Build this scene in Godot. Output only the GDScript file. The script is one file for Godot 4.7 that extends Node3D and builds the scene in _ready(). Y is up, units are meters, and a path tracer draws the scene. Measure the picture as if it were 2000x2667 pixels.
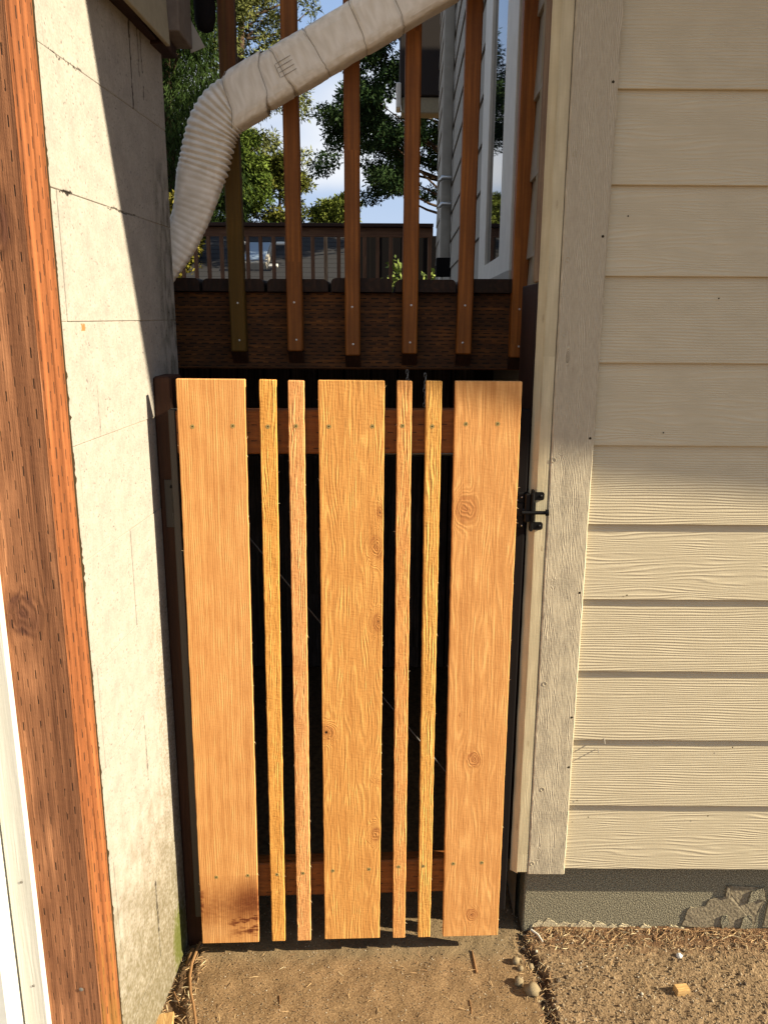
extends Node3D
# A slatted cedar gate between a painted block wall and a lap-sided house. Units are metres, y up.

var taken := {}
var M := {}
var rng := RandomNumberGenerator.new()

# ---------------------------------------------------------------- mesh building
class MB:
	var v := PackedVector3Array()
	var n := PackedVector3Array()
	var t := PackedVector2Array()
	var c := PackedColorArray()
	var col := Color(1, 1, 1)
	var hascol := false
	func tri(a: Vector3, b: Vector3, d: Vector3, ua := Vector2(), ub := Vector2(), ud := Vector2()):
		var nn := (b - a).cross(d - a).normalized()
		trin(a, b, d, nn, nn, nn, ua, ub, ud)
	func trin(a: Vector3, b: Vector3, d: Vector3, na: Vector3, nb: Vector3, nd: Vector3, ua := Vector2(), ub := Vector2(), ud := Vector2()):
		v.push_back(a); v.push_back(d); v.push_back(b)
		n.push_back(na); n.push_back(nd); n.push_back(nb)
		t.push_back(ua); t.push_back(ud); t.push_back(ub)
		if hascol:
			c.push_back(col); c.push_back(col); c.push_back(col)
	func quad(a: Vector3, b: Vector3, d: Vector3, e: Vector3, ua := Vector2(0, 0), ub := Vector2(1, 0), ud := Vector2(1, 1), ue := Vector2(0, 1)):
		var nn := (d - a).cross(e - b).normalized()
		trin(a, b, d, nn, nn, nn, ua, ub, ud)
		trin(a, d, e, nn, nn, nn, ua, ud, ue)
	func into(m: ArrayMesh, mat: Material):
		if v.is_empty():
			return
		var arr := []
		arr.resize(Mesh.ARRAY_MAX)
		arr[Mesh.ARRAY_VERTEX] = v
		arr[Mesh.ARRAY_NORMAL] = n
		arr[Mesh.ARRAY_TEX_UV] = t
		if hascol:
			arr[Mesh.ARRAY_COLOR] = c
		m.add_surface_from_arrays(Mesh.PRIMITIVE_TRIANGLES, arr)
		m.surface_set_material(m.get_surface_count() - 1, mat)

func mesh_of(parts: Array) -> ArrayMesh:           # [mb, material, mb, material ...]
	var m := ArrayMesh.new()
	for i in range(0, parts.size(), 2):
		parts[i].into(m, parts[i + 1])
	return m

# a board: front face corners tl tr br bl (grain runs from the tl-tr end to the br-bl end), thickness goes back
func plank(mb: MB, tl: Vector3, tr: Vector3, br: Vector3, bl: Vector3, th: float, ch := 0.0015, seg := 1, wob := 0.0, sd := 0, uv := [0.0, 0.0, 1.0, 1.0]):
	var nn := (bl - tl).cross(tr - tl).normalized()
	var fn := FastNoiseLite.new()
	fn.seed = sd
	fn.frequency = 1.0
	var len := ((bl + br) * 0.5 - (tl + tr) * 0.5).length()
	var rows := []
	var stops := [0.0, ch / len]
	for i in range(1, seg):
		stops.append(float(i) / seg)
	stops.append(1.0 - ch / len)
	stops.append(1.0)
	var wid := (tr - tl).length()
	for k in stops.size():
		var s: float = stops[k]
		var l := tl.lerp(bl, s)
		var r := tr.lerp(br, s)
		var ax := (r - l).normalized()
		if wob > 0.0:
			l += ax * fn.get_noise_2d(s * len * 60.0, 3.0) * wob
			r += ax * fn.get_noise_2d(s * len * 60.0, 40.0) * wob
		var e := ch if (k == 0 or k == stops.size() - 1) else 0.0
		var f0 := nn * -e
		rows.append([
			l + ax * (ch + e * 0.5) + f0, r - ax * (ch + e * 0.5) + f0,
			r - ax * e - nn * ch + f0 * 0.5, r - ax * e - nn * (th - ch),
			r - ax * (ch + e * 0.5) - nn * th - f0, l + ax * (ch + e * 0.5) - nn * th - f0,
			l + ax * e - nn * (th - ch), l + ax * e - nn * ch + f0 * 0.5])
	var us := [0.0, wid, wid, wid + th, wid + th, -wid - th, -th, 0.0]
	var u2 := [wid, wid, wid + th, wid + th, -th, -th, 0.0, 0.0]
	us[4] = 2.0 * wid + th
	u2[4] = wid + th
	us[5] = -th
	for k in stops.size() - 1:
		var v0: float = uv[1] + stops[k] * len * uv[3]
		var v1: float = uv[1] + stops[k + 1] * len * uv[3]
		for j in 8:
			var j2 := (j + 1) % 8
			var ua: float = uv[0] + us[j] * uv[2]
			var ub: float = uv[0] + u2[j] * uv[2]
			mb.quad(rows[k][j], rows[k + 1][j], rows[k + 1][j2], rows[k][j2], Vector2(ua, v0), Vector2(ua, v1), Vector2(ub, v1), Vector2(ub, v0))
	for k in [0, stops.size() - 1]:
		var cen: Vector3 = (rows[k][0] + rows[k][4]) * 0.5
		for j in 8:
			var p: Vector3 = rows[k][j]
			var q: Vector3 = rows[k][(j + 1) % 8]
			var vv: float = uv[1] + stops[k] * len * uv[3]
			var ua := Vector2(uv[0] + absf((p - tl).dot((tr - tl).normalized())) * uv[2], vv + (p - cen).dot(nn) * uv[3])
			var ub := Vector2(uv[0] + absf((q - tl).dot((tr - tl).normalized())) * uv[2], vv + (q - cen).dot(nn) * uv[3])
			if k == 0:
				mb.tri(cen, p, q, Vector2(uv[0] + wid * 0.5 * uv[2], vv), ua, ub)
			else:
				mb.tri(cen, q, p, Vector2(uv[0] + wid * 0.5 * uv[2], vv), ub, ua)

# axis-aligned box, grain along y (or x when lie is set); front looks to +z
func bx(mb: MB, a: Vector3, b: Vector3, ch := 0.0015, lie := false, uv := [0.0, 0.0, 1.0, 1.0], seg := 1, wob := 0.0, sd := 0):
	var lo := Vector3(minf(a.x, b.x), minf(a.y, b.y), minf(a.z, b.z))
	var hi := Vector3(maxf(a.x, b.x), maxf(a.y, b.y), maxf(a.z, b.z))
	ch = minf(ch, 0.3 * minf(hi.x - lo.x, minf(hi.y - lo.y, hi.z - lo.z)))
	if lie:
		plank(mb, Vector3(lo.x, lo.y, hi.z), Vector3(lo.x, hi.y, hi.z), Vector3(hi.x, hi.y, hi.z), Vector3(hi.x, lo.y, hi.z), hi.z - lo.z, ch, seg, wob, sd, uv)
	else:
		plank(mb, Vector3(lo.x, hi.y, hi.z), Vector3(hi.x, hi.y, hi.z), Vector3(hi.x, lo.y, hi.z), Vector3(lo.x, lo.y, hi.z), hi.z - lo.z, ch, seg, wob, sd, uv)

# a tube along points, one radius pair (across, deep) per point; e is the superellipse exponent
func tube(mb: MB, pts: Array, rad: Array, sides := 10, e := 2.0, deep := Vector3(0, 0, 1), cap := true, usc := 1.0, vsc := 1.0, wave := []):
	var rings := []
	var norms := []
	var along := [0.0]
	for i in range(1, pts.size()):
		along.append(along[i - 1] + (pts[i] - pts[i - 1]).length())
	for i in pts.size():
		var d: Vector3 = (pts[mini(i + 1, pts.size() - 1)] - pts[maxi(i - 1, 0)]).normalized()
		var z := (deep - d * deep.dot(d)).normalized()
		var x := z.cross(d).normalized()
		var ring := PackedVector3Array()
		var ra: float = rad[i].x if rad[i] is Vector2 else rad[i]
		var rb: float = rad[i].y if rad[i] is Vector2 else rad[i]
		for j in sides:
			var th := TAU * j / sides
			var ct := cos(th)
			var s := sin(th)
			var px := signf(ct) * pow(absf(ct), 2.0 / e)
			var pz := signf(s) * pow(absf(s), 2.0 / e)
			var ex: float = wave[i][j] if not wave.is_empty() else 0.0
			ring.push_back(pts[i] + x * px * (ra + ex) + z * pz * (rb + ex))
		rings.append(ring)
	for i in pts.size():
		var nr := PackedVector3Array()
		for j in sides:
			var ta: Vector3 = rings[i][(j + 1) % sides] - rings[i][(j + sides - 1) % sides]
			var tb: Vector3 = rings[mini(i + 1, pts.size() - 1)][j] - rings[maxi(i - 1, 0)][j]
			var q := ta.cross(tb).normalized()
			if q.dot(rings[i][j] - pts[i]) < 0.0:
				q = -q
			nr.push_back(q)
		norms.append(nr)
	for i in pts.size() - 1:
		for j in sides:
			var k := (j + 1) % sides
			var a: Vector3 = rings[i][j]
			var b: Vector3 = rings[i][k]
			var c: Vector3 = rings[i + 1][k]
			var d: Vector3 = rings[i + 1][j]
			var ua := Vector2(float(j) / sides * usc, along[i] * vsc)
			var ub := Vector2(float(j + 1) / sides * usc, along[i] * vsc)
			var uc := Vector2(float(j + 1) / sides * usc, along[i + 1] * vsc)
			var ud := Vector2(float(j) / sides * usc, along[i + 1] * vsc)
			if (b - a).cross(d - a).dot(norms[i][j]) > 0.0:
				mb.trin(a, b, c, norms[i][j], norms[i][k], norms[i + 1][k], ua, ub, uc)
				mb.trin(a, c, d, norms[i][j], norms[i + 1][k], norms[i + 1][j], ua, uc, ud)
			else:
				mb.trin(a, c, b, norms[i][j], norms[i + 1][k], norms[i][k], ua, uc, ub)
				mb.trin(a, d, c, norms[i][j], norms[i + 1][j], norms[i + 1][k], ua, ud, uc)
	if cap:
		for i in [0, pts.size() - 1]:
			var d: Vector3 = (pts[0] - pts[1]) if i == 0 else (pts[i] - pts[i - 1])
			for j in sides:
				var a: Vector3 = rings[i][j]
				var b: Vector3 = rings[i][(j + 1) % sides]
				if (a - pts[i]).cross(b - pts[i]).dot(d) > 0.0:
					mb.tri(pts[i], a, b)
				else:
					mb.tri(pts[i], b, a)

# ---------------------------------------------------------------- naming
func numbered(called: String) -> String:
	if not taken.has(called):
		taken[called] = 0
		return called
	taken[called] += 1
	return "%s_%03d" % [called, taken[called]]

func tag(o: Node3D, label: String, category: String, group := "", kind := ""):
	o.set_meta("label", label)
	if category:
		o.set_meta("category", category)
	if group:
		o.set_meta("group", group)
	if kind:
		o.set_meta("kind", kind)
	return o

func thing(called: String, at: Vector3, label: String, category: String, group := "") -> Node3D:
	var o := Node3D.new()
	o.name = numbered(called)
	add_child(o)
	o.position = at
	tag(o, label, category, group)
	return o

func place(node: MeshInstance3D, called: String, parent: Node3D):
	if parent == self:
		node.name = numbered(called)
	else:
		node.name = called
	parent.add_child(node, true)

# commits mesh data given in the axes of the top-level thing (world axes unless the thing is turned); off is that thing's base
func obj(called: String, parts: Array, parent: Node3D, off := Vector3.ZERO) -> MeshInstance3D:
	for i in range(0, parts.size(), 2):
		var mb: MB = parts[i]
		if off != Vector3.ZERO:
			for k in mb.v.size():
				mb.v[k] = mb.v[k] - off
	var o := MeshInstance3D.new()
	o.mesh = mesh_of(parts)
	place(o, called, parent)
	return o

func copy_mesh(called: String, mesh: Mesh, xf: Transform3D, parent: Node3D) -> MeshInstance3D:
	var o := MeshInstance3D.new()
	o.mesh = mesh
	o.transform = xf
	place(o, called, parent)
	return o

# ---------------------------------------------------------------- textures
func nz(w: int, h: int, sd: int, freq: float, oct := 2, sx := 1.0, sy := 1.0) -> PackedByteArray:
	var f := FastNoiseLite.new()
	f.seed = sd
	f.noise_type = FastNoiseLite.TYPE_SIMPLEX_SMOOTH
	f.frequency = freq
	f.fractal_octaves = oct
	var ww := maxi(4, int(w / sx))
	var hh := maxi(4, int(h / sy))
	var im := f.get_image(ww, hh, false, false, true)
	im.convert(Image.FORMAT_L8)
	if ww != w or hh != h:
		im.resize(w, h, Image.INTERPOLATE_CUBIC)
	return im.get_data()

func tex_rgb(w: int, h: int, b: PackedByteArray) -> ImageTexture:
	return ImageTexture.create_from_image(Image.create_from_data(w, h, false, Image.FORMAT_RGB8, b))

func tex_l(w: int, h: int, b: PackedByteArray) -> ImageTexture:
	return ImageTexture.create_from_image(Image.create_from_data(w, h, false, Image.FORMAT_L8, b))

# wood: W across, L along the grain (metres)
func wood(w: int, h: int, W: float, L: float, p: Dictionary) -> Array:
	var sd: int = p.seed
	var warp := nz(w, h, sd, 0.06, 2, 4, 30)
	var wig := nz(w, h, sd + 1, 0.12, 2, 3, p.get("wigy", 8))
	var band := nz(w, h, sd + 2, 0.07, 2, 1, 60)
	var fib := nz(w, h, sd + 3, 0.35, 2, 1, p.get("fiby", 22))
	var saw := nz(w, h, sd + 4, 0.4, 1, 10, 2)
	var fuzz := nz(w, h, sd + 5, 0.45, 2)
	var blot := nz(w, h, sd + 6, 0.05, 2, 3, 6)
	var dark: Color = p.dark
	var light: Color = p.light
	var kcol: Color = p.get("kcol", Color(0.45, 0.25, 0.13))
	var freq: float = p.get("freq", 180.0)
	var wa: float = p.get("warp", 0.012)
	var wg: float = p.get("wig", 0.002)
	var ring_a: float = p.get("ring", 0.35)
	var fib_a: float = p.get("fib", 0.4)
	var band_a: float = p.get("band", 0.5)
	var saw_a: float = p.get("saw", 0.1)
	var blot_a: float = p.get("blot", 0.3)
	var hr: float = p.get("hring", 0.5)
	var hf: float = p.get("hfib", 0.4)
	var hs: float = p.get("hsaw", 0.2)
	var sharp: float = p.get("sharp", 1.0)
	var knots: Array = p.get("knots", [])
	var arch: float = p.get("arch", 0.0)
	var inc: float = p.get("incise", 0.0)
	var iw: float = p.get("iw", 0.00062)
	var ring_mod: float = p.get("ring_mod", 1.0)
	var streaks: Array = p.get("streaks", [])
	var ix: float = p.get("ix", 0.013)
	var iy: float = p.get("iy", 0.036)
	var il: float = p.get("il", 0.013)
	var rgb := PackedByteArray()
	rgb.resize(w * h * 3)
	var ht := PackedByteArray()
	ht.resize(w * h)
	var kn := knots.size()
	for y in h:
		var vv := (y + 0.5) / h * L
		for x in w:
			var i := y * w + x
			var u := (x + 0.5) / w * W
			var g := u + (warp[i] - 128) * 0.0078 * wa + (wig[i] - 128) * 0.0078 * wg
			if arch > 0.0:
				var q := (u / W - 0.5)
				g += arch * q * q * sin(vv * 2.1 + 0.6)
			var kd := 0.0
			var kdome := 0.0
			for k in kn:
				var K: Array = knots[k]
				var dv: float = (vv - K[1]) / (K[3] * 2.4)
				if dv > -2.2 and dv < 2.2:
					var du: float = u - K[0]
					var au := absf(du)
					var ex := exp(-dv * dv)
					var r: float = K[2]
					g -= signf(du) * r * minf(au / r, 1.0) * ex * exp(-maxf(au - r, 0.0) / (r * 2.5))
					var rr := sqrt(du * du / (r * r) + (vv - K[1]) * (vv - K[1]) / (K[3] * K[3]))
					rr += (wig[i] - 128) * 0.0012 + (blot[i] - 128) * 0.002
					if rr < 3.2:
						var inside := clampf((1.12 - rr) * 4.0, 0.0, 1.0)
						var near := exp(-pow(maxf(rr - 0.7, 0.0) / 0.85, 2.0))
						if near > 0.02:
							g = lerpf(g, (sqrt(rr + 0.02) * 2.3 + atan2(vv - K[1], du) * 0.03) * r * 1.5 + (wig[i] - 128) * 0.00003, near)
						kd = maxf(kd, K[4] * (0.26 * inside * (0.8 + (fib[i] - 128) * 0.004 + (wig[i] - 128) * 0.003) + 0.42 * exp(-pow((rr - 1.0) / 0.16, 2.0)) * clampf(0.45 + (wig[i] - 128) * 0.008, 0.0, 1.0) + 0.35 * exp(-rr * rr * 14.0)))
						kdome = maxf(kdome, near * minf(K[4], 0.8))
			var s := 0.5 + 0.5 * sin(g * freq * TAU)
			s = pow(s, sharp)
			var am := clampf(0.75 + (blot[i] - 128) * 0.0078 * 1.1 + (band[i] - 128) * 0.0078 * 0.5, 0.12, 1.5) * ring_mod + (1.0 - ring_mod)
			var fb := (fib[i] - 128) * 0.0078
			var sw := (saw[i] - 128) * 0.0078
			var fz := (fuzz[i] - 128) * 0.0078
			var bl := (blot[i] - 128) * 0.0078
			var tone := 0.5 + (s - 0.5) * ring_a * am + fb * fib_a * 0.5 + (band[i] - 128) * 0.0078 * band_a * 0.5 + sw * saw_a * 0.5 + bl * blot_a * 0.5 + fz * 0.07
			var hh := 0.55 + (s - 0.5) * hr * am + fb * hf * 0.5 + sw * hs * 0.5 + fz * 0.12 - kd * 0.25 + kdome * (s - 0.5) * 0.35
			for S in streaks:
				var q: float = (u - S[0] - (warp[i] - 128) * 0.00007) / S[1]
				tone -= S[2] * exp(-q * q) * (0.8 + bl * 0.9 + fb * 0.5)
			tone = clampf(tone, -0.35, 1.3)
			var r0 := dark.r + (light.r - dark.r) * tone
			var g0 := dark.g + (light.g - dark.g) * tone
			var b0 := dark.b + (light.b - dark.b) * tone
			if kdome > 0.0:
				tone -= kdome * (1.0 - s) * 0.30
				r0 = dark.r + (light.r - dark.r) * tone
				g0 = dark.g + (light.g - dark.g) * tone
				b0 = dark.b + (light.b - dark.b) * tone
			if kd > 0.0:
				var km := minf(kd, 0.85)
				r0 += (kcol.r - r0) * km
				g0 += (kcol.g - g0) * km
				b0 += (kcol.b - b0) * km
			if inc > 0.0:
				var cx := int(u / ix)
				var fx := u / ix - cx
				var off := (0.5 if cx % 2 == 0 else 0.0) + 0.13 * sin(cx * 2.3)
				var py := vv / iy + off
				var fy := py - floorf(py)
				if fy < il / iy:
					var dd := absf(fx - 0.5) * ix
					if dd < iw + 0.0003 * fb:
						r0 *= 1.0 - inc
						g0 *= 1.0 - inc
						b0 *= 1.0 - inc
						hh -= 0.45
			rgb[i * 3] = int(clampf(r0, 0.0, 1.0) * 255.0)
			rgb[i * 3 + 1] = int(clampf(g0, 0.0, 1.0) * 255.0)
			rgb[i * 3 + 2] = int(clampf(b0, 0.0, 1.0) * 255.0)
			ht[i] = int(clampf(hh, 0.0, 1.0) * 255.0)
	return [w, h, rgb, ht]

func mat_of(d: Array, rough: float, relief: float) -> StandardMaterial3D:
	var m := StandardMaterial3D.new()
	m.albedo_texture = tex_rgb(d[0], d[1], d[2])
	m.roughness = rough
	m.metallic_specular = 0.35
	if relief > 0.0:
		m.heightmap_enabled = true
		m.heightmap_texture = tex_l(d[0], d[1], d[3])
		m.heightmap_scale = relief
	return m

func plain(r: float, g: float, b: float, rough := 0.8, metal := 0.0) -> StandardMaterial3D:
	var m := StandardMaterial3D.new()
	m.albedo_color = Color(r, g, b).linear_to_srgb()
	m.roughness = rough
	m.metallic = metal
	return m

# grainy paint or stone for small and far things: world triplanar noise between two colours
func grainy(a: Color, b: Color, scale: float, rough := 0.85, relief := 0.0, sd := 1, freq := 0.05, oct := 4) -> StandardMaterial3D:
	var w := 256
	var n1 := nz(w, w, sd, freq, oct)
	var rgb := PackedByteArray()
	rgb.resize(w * w * 3)
	for i in w * w:
		var t := n1[i] / 255.0
		rgb[i * 3] = int((a.r + (b.r - a.r) * t) * 255.0)
		rgb[i * 3 + 1] = int((a.g + (b.g - a.g) * t) * 255.0)
		rgb[i * 3 + 2] = int((a.b + (b.b - a.b) * t) * 255.0)
	var m := mat_of([w, w, rgb, n1], rough, relief)
	m.uv1_triplanar = true
	m.uv1_world_triplanar = true
	m.uv1_scale = Vector3.ONE * scale
	return m

func wall_texture() -> Array:
	# u: 0.9 m along the wall going away (near end first), v: 2.4 m from the top (y = 2.4) down
	var w := 384
	var h := 1280
	var f1 := nz(w, h, 11, 0.5, 2)
	var f2 := nz(w, h, 12, 0.16, 3, 1, 1.4)
	var f3 := nz(w, h, 13, 0.03, 3)
	var f4 := nz(w, h, 14, 0.08, 3, 1, 3)
	var f5 := nz(w, h, 15, 0.25, 2)
	var rgb := PackedByteArray()
	rgb.resize(w * h * 3)
	var ht := PackedByteArray()
	ht.resize(w * h)
	for y in h:
		var Y := 2.4 - (y + 0.5) / h * 2.5
		for x in w:
			var i := y * w + x
			var u := (x + 0.5) / w * 0.9
			var zz := -1.2 - u                                    # where on the wall, along it
			var n1 := (f1[i] - 128) * 0.0078
			var n2 := (f2[i] - 128) * 0.0078
			var n3 := (f3[i] - 128) * 0.0078
			var n4 := (f4[i] - 128) * 0.0078
			var n5 := (f5[i] - 128) * 0.0078
			var r := 0.552 + n2 * 0.02 + n3 * 0.03 + n1 * 0.04 + n4 * 0.014
			var g := 0.530 + n2 * 0.02 + n3 * 0.03 + n1 * 0.04 + n4 * 0.014
			var b := 0.498 + n2 * 0.02 + n3 * 0.025 + n1 * 0.04 + n4 * 0.014
			var hh := 0.6 + n1 * 0.12 + n2 * 0.14
			# pinholes in the paint
			if n5 > 0.5 and n4 > -0.1:
				var k := clampf((n5 - 0.5) * 2.4, 0.0, 0.36) * clampf(n4 + 0.4, 0.0, 1.0)
				r -= k * 0.6; g -= k * 0.6; b -= k * 0.55
				hh -= 0.15
			# worn speckled strip towards the gate, from y 0.95 down
			var worn := smoothstep(-1.56, -1.66, zz + n4 * 0.04) * smoothstep(1.08, 0.8, Y + n3 * 0.06)
			worn = maxf(worn, smoothstep(0.62, 0.2, Y + n3 * 0.16 + (zz + 1.5) * 0.5))
			if worn > 0.02 and n2 * 0.35 + n5 * 0.75 + n1 * 0.35 > 0.42 - worn * 0.40:
				var k := worn * (0.5 + 0.25 * n1)
				r += (0.40 - r) * k; g += (0.365 - g) * k; b += (0.29 - b) * k
				hh -= 0.18 * worn
			# soil stain and moss at the foot
			var foot := smoothstep(0.62, 0.0, Y + n4 * 0.12 + n3 * 0.1)
			if foot > 0.0:
				var k := foot * clampf(0.75 + 0.5 * n2 + 0.25 * n5, 0.0, 1.0)
				r += (0.355 + n1 * 0.07 - r) * k; g += (0.325 + n1 * 0.07 - g) * k; b += (0.245 + n1 * 0.06 - b) * k
				hh += n2 * 0.2 * foot
			var dx := (zz + 1.665) / 0.05
			var dy := (Y - 0.06) / 0.09
			var moss := clampf(1.3 - (dx * dx + dy * dy) + n2 * 0.7, 0.0, 1.0)
			if moss > 0.0 and zz < -1.52:
				r += (0.27 - r) * moss * 0.8; g += (0.29 - g) * moss * 0.8; b += (0.09 - b) * moss * 0.8
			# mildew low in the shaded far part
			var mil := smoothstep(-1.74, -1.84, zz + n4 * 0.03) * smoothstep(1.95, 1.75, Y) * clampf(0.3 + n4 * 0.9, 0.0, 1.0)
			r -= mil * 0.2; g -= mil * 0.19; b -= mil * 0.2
			# drip stains under the siding
			for dz in [[-1.706, 1.93, 0.0026], [-1.77, 1.96, 0.002], [-1.752, 2.0, 0.0014]]:
				var q := absf(zz - dz[0] - n4 * 0.004)
				if q < dz[2] and Y > dz[1] and Y < 2.09 + n3 * 0.02 and n4 > -0.5:
					r *= 0.42; g *= 0.4; b *= 0.4
			# settling cracks, mostly on the bed joints
			var crk := 0.0
			var qa := absf(Y - 1.729 - n4 * 0.004 + (zz + 1.35) * 0.0)
			if zz > -1.385 and zz < -1.335 and qa < 0.0035 * (1.0 - absf(zz + 1.365) / 0.03):
				crk = 1.0
			if zz > -1.68 and zz < -1.53 and qa < 0.0022 * (1.0 - absf(zz + 1.6) / 0.09):
				crk = 0.8
			qa = absf(zz + 1.424 - n4 * 0.006)
			if Y > 1.328 and Y < 1.42 and qa < 0.0016:
				crk = 0.5 * clampf(0.5 + n2, 0.0, 1.0)
			qa = absf(zz + 1.533 - n4 * 0.002)
			if qa < 0.0016 and ((Y > 0.57 and Y < 0.725) or (Y > 0.19 and Y < 0.33)):
				crk = 0.6 * clampf(0.4 + n2 + n1, 0.0, 1.0)
			qa = absf(Y - 1.929 - n4 * 0.006)
			if zz > -1.47 and zz < -1.34 and qa < 0.003 * absf(n2):
				crk = 0.8
			if crk > 0.0:
				r += (0.12 - r) * crk; g += (0.10 - g) * crk; b += (0.09 - b) * crk
				hh -= 0.5 * crk
			# the chip that shows the clay-coloured block
			if absf(zz + 1.387) < 0.008 + n5 * 0.002 and absf(Y - 1.519) < 0.006 + n2 * 0.002:
				r = 0.55; g = 0.38; b = 0.22
				hh = 0.35
			rgb[i * 3] = int(clampf(r, 0.0, 1.0) * 255.0)
			rgb[i * 3 + 1] = int(clampf(g, 0.0, 1.0) * 255.0)
			rgb[i * 3 + 2] = int(clampf(b, 0.0, 1.0) * 255.0)
			ht[i] = int(clampf(hh, 0.0, 1.0) * 255.0)
	return [w, h, rgb, ht]

func crack_x(z: float) -> float:                 # the joint between the slab and the dirt, as x over z
	var zs := [-1.80, -1.751, -1.689, -1.653, -1.608, -1.554, -1.483, -1.2]
	var xs := [0.362, 0.364, 0.352, 0.368, 0.380, 0.377, 0.375, 0.372]
	for i in 7:
		if z <= zs[i + 1]:
			return lerpf(xs[i], xs[i + 1], clampf((z - zs[i]) / (zs[i + 1] - zs[i]), 0.0, 1.0))
	return 0.372

func ground_texture() -> Array:
	# u: x from -0.75 to 1.25, v: z from -1.95 to -1.15
	var w := 1280
	var h := 512
	var f1 := nz(w, h, 21, 0.55, 2)
	var f2 := nz(w, h, 22, 0.22, 3)
	var f3 := nz(w, h, 23, 0.02, 3)
	var f4 := nz(w, h, 24, 0.30, 2)
	var f5 := nz(w, h, 25, 0.07, 3)
	var rgb := PackedByteArray()
	rgb.resize(w * h * 3)
	var ht := PackedByteArray()
	ht.resize(w * h)
	for y in h:
		var z := -1.95 + (y + 0.5) / h * 0.8
		var cx := crack_x(z)
		for x in w:
			var i := y * w + x
			var X := -0.75 + (x + 0.5) / w * 2.0
			var n1 := (f1[i] - 128) * 0.0078
			var n2 := (f2[i] - 128) * 0.0078
			var n3 := (f3[i] - 128) * 0.0078
			var n4 := (f4[i] - 128) * 0.0078
			var n5 := (f5[i] - 128) * 0.0078
			var r := 0.425 + n3 * 0.04 + n2 * 0.045 + n1 * 0.06
			var g := 0.342 + n3 * 0.035 + n2 * 0.042 + n1 * 0.056
			var b := 0.238 + n3 * 0.03 + n2 * 0.035 + n1 * 0.048
			var hh := 0.5 + n1 * 0.25 + n2 * 0.15
			if n4 > 0.50:
				r += 0.10; g += 0.095; b += 0.085
				hh += 0.2
			elif n4 < -0.48:
				r -= 0.11; g -= 0.10; b -= 0.075
				hh -= 0.15
			var right := smoothstep(-0.004, 0.012, X - cx)
			if right > 0.0:
				r += right * (0.005 + n5 * 0.05 + n2 * 0.05)
				g += right * (0.012 + n5 * 0.045 + n2 * 0.05)
				b += right * (0.02 + n5 * 0.035 + n2 * 0.045)
				hh += right * n2 * 0.3
				var base := smoothstep(-1.66, -1.73, z + n5 * 0.03)
				r += (0.30 - r) * base * right * 0.7
				g += (0.20 - g) * base * right * 0.7
				b += (0.12 - b) * base * right * 0.7
			var gully := smoothstep(0.028, 0.004, absf(X - cx - 0.004 + n5 * 0.012))
			r += (0.17 - r) * gully * 0.8; g += (0.115 - g) * gully * 0.8; b += (0.07 - b) * gully * 0.8
			var left := smoothstep(-0.435, -0.455, X + n5 * 0.02)
			r += (0.28 - r) * left * 0.7; g += (0.21 - g) * left * 0.7; b += (0.14 - b) * left * 0.7
			var gray := smoothstep(-1.63, -1.70, z + n3 * 0.02) * (1.0 - right)
			r += (0.44 - r) * gray * 0.5; g += (0.39 - g) * gray * 0.5; b += (0.30 - b) * gray * 0.5
			rgb[i * 3] = int(clampf(r, 0.0, 1.0) * 255.0)
			rgb[i * 3 + 1] = int(clampf(g, 0.0, 1.0) * 255.0)
			rgb[i * 3 + 2] = int(clampf(b, 0.0, 1.0) * 255.0)
			ht[i] = int(clampf(hh, 0.0, 1.0) * 255.0)
	return [w, h, rgb, ht]

func sky_image() -> Image:
	var w := 1024
	var h := 512
	var f := FastNoiseLite.new()
	f.seed = 5
	f.frequency = 1.0
	f.fractal_octaves = 5
	var img := Image.create(w, h, false, Image.FORMAT_RGBF)
	var low := Color(0.46, 0.52, 0.58)
	for y in h:
		var el := (0.5 - (y + 0.5) / h) * PI
		if el < -0.02:
			continue
		var ce := cos(el)
		var se := sin(el)
		for x in w:
			var az := (x + 0.5) / w * TAU
			var dx := cos(az) * ce
			var dz := sin(az) * ce
			var k := 1.0 / (se + 0.22)
			var c := f.get_noise_3d(dx * k * 0.9, dz * k * 0.9, se * 0.8)
			c = smoothstep(-0.26, 0.26, c)
			var t := pow(1.0 - maxf(se, 0.0), 3.0)
			var blue := Color(0.20, 0.37, 0.70).lerp(Color(0.62, 0.73, 0.88), t)
			var cl := Color(0.92, 0.94, 0.97)
			img.set_pixel(x, y, blue.lerp(cl, c * 0.9))
	img.fill_rect(Rect2i(0, h / 2 + 2, w, h / 2 - 2), low)
	return img

# ---------------------------------------------------------------- plants
func leaf(mb: MB, p: Vector3, dir: Vector3, side: Vector3, L: float, W: float):
	var a := p
	var b := p + dir * L * 0.5 + side * W * 0.5
	var c := p + dir * L
	var d := p + dir * L * 0.5 - side * W * 0.5
	mb.quad(a, b, c, d)

func rand_dir(up := 0.0) -> Vector3:
	var v := Vector3(rng.randf_range(-1, 1), rng.randf_range(-1, 1) + up, rng.randf_range(-1, 1))
	return v.normalized() if v.length() > 0.05 else Vector3.UP

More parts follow.
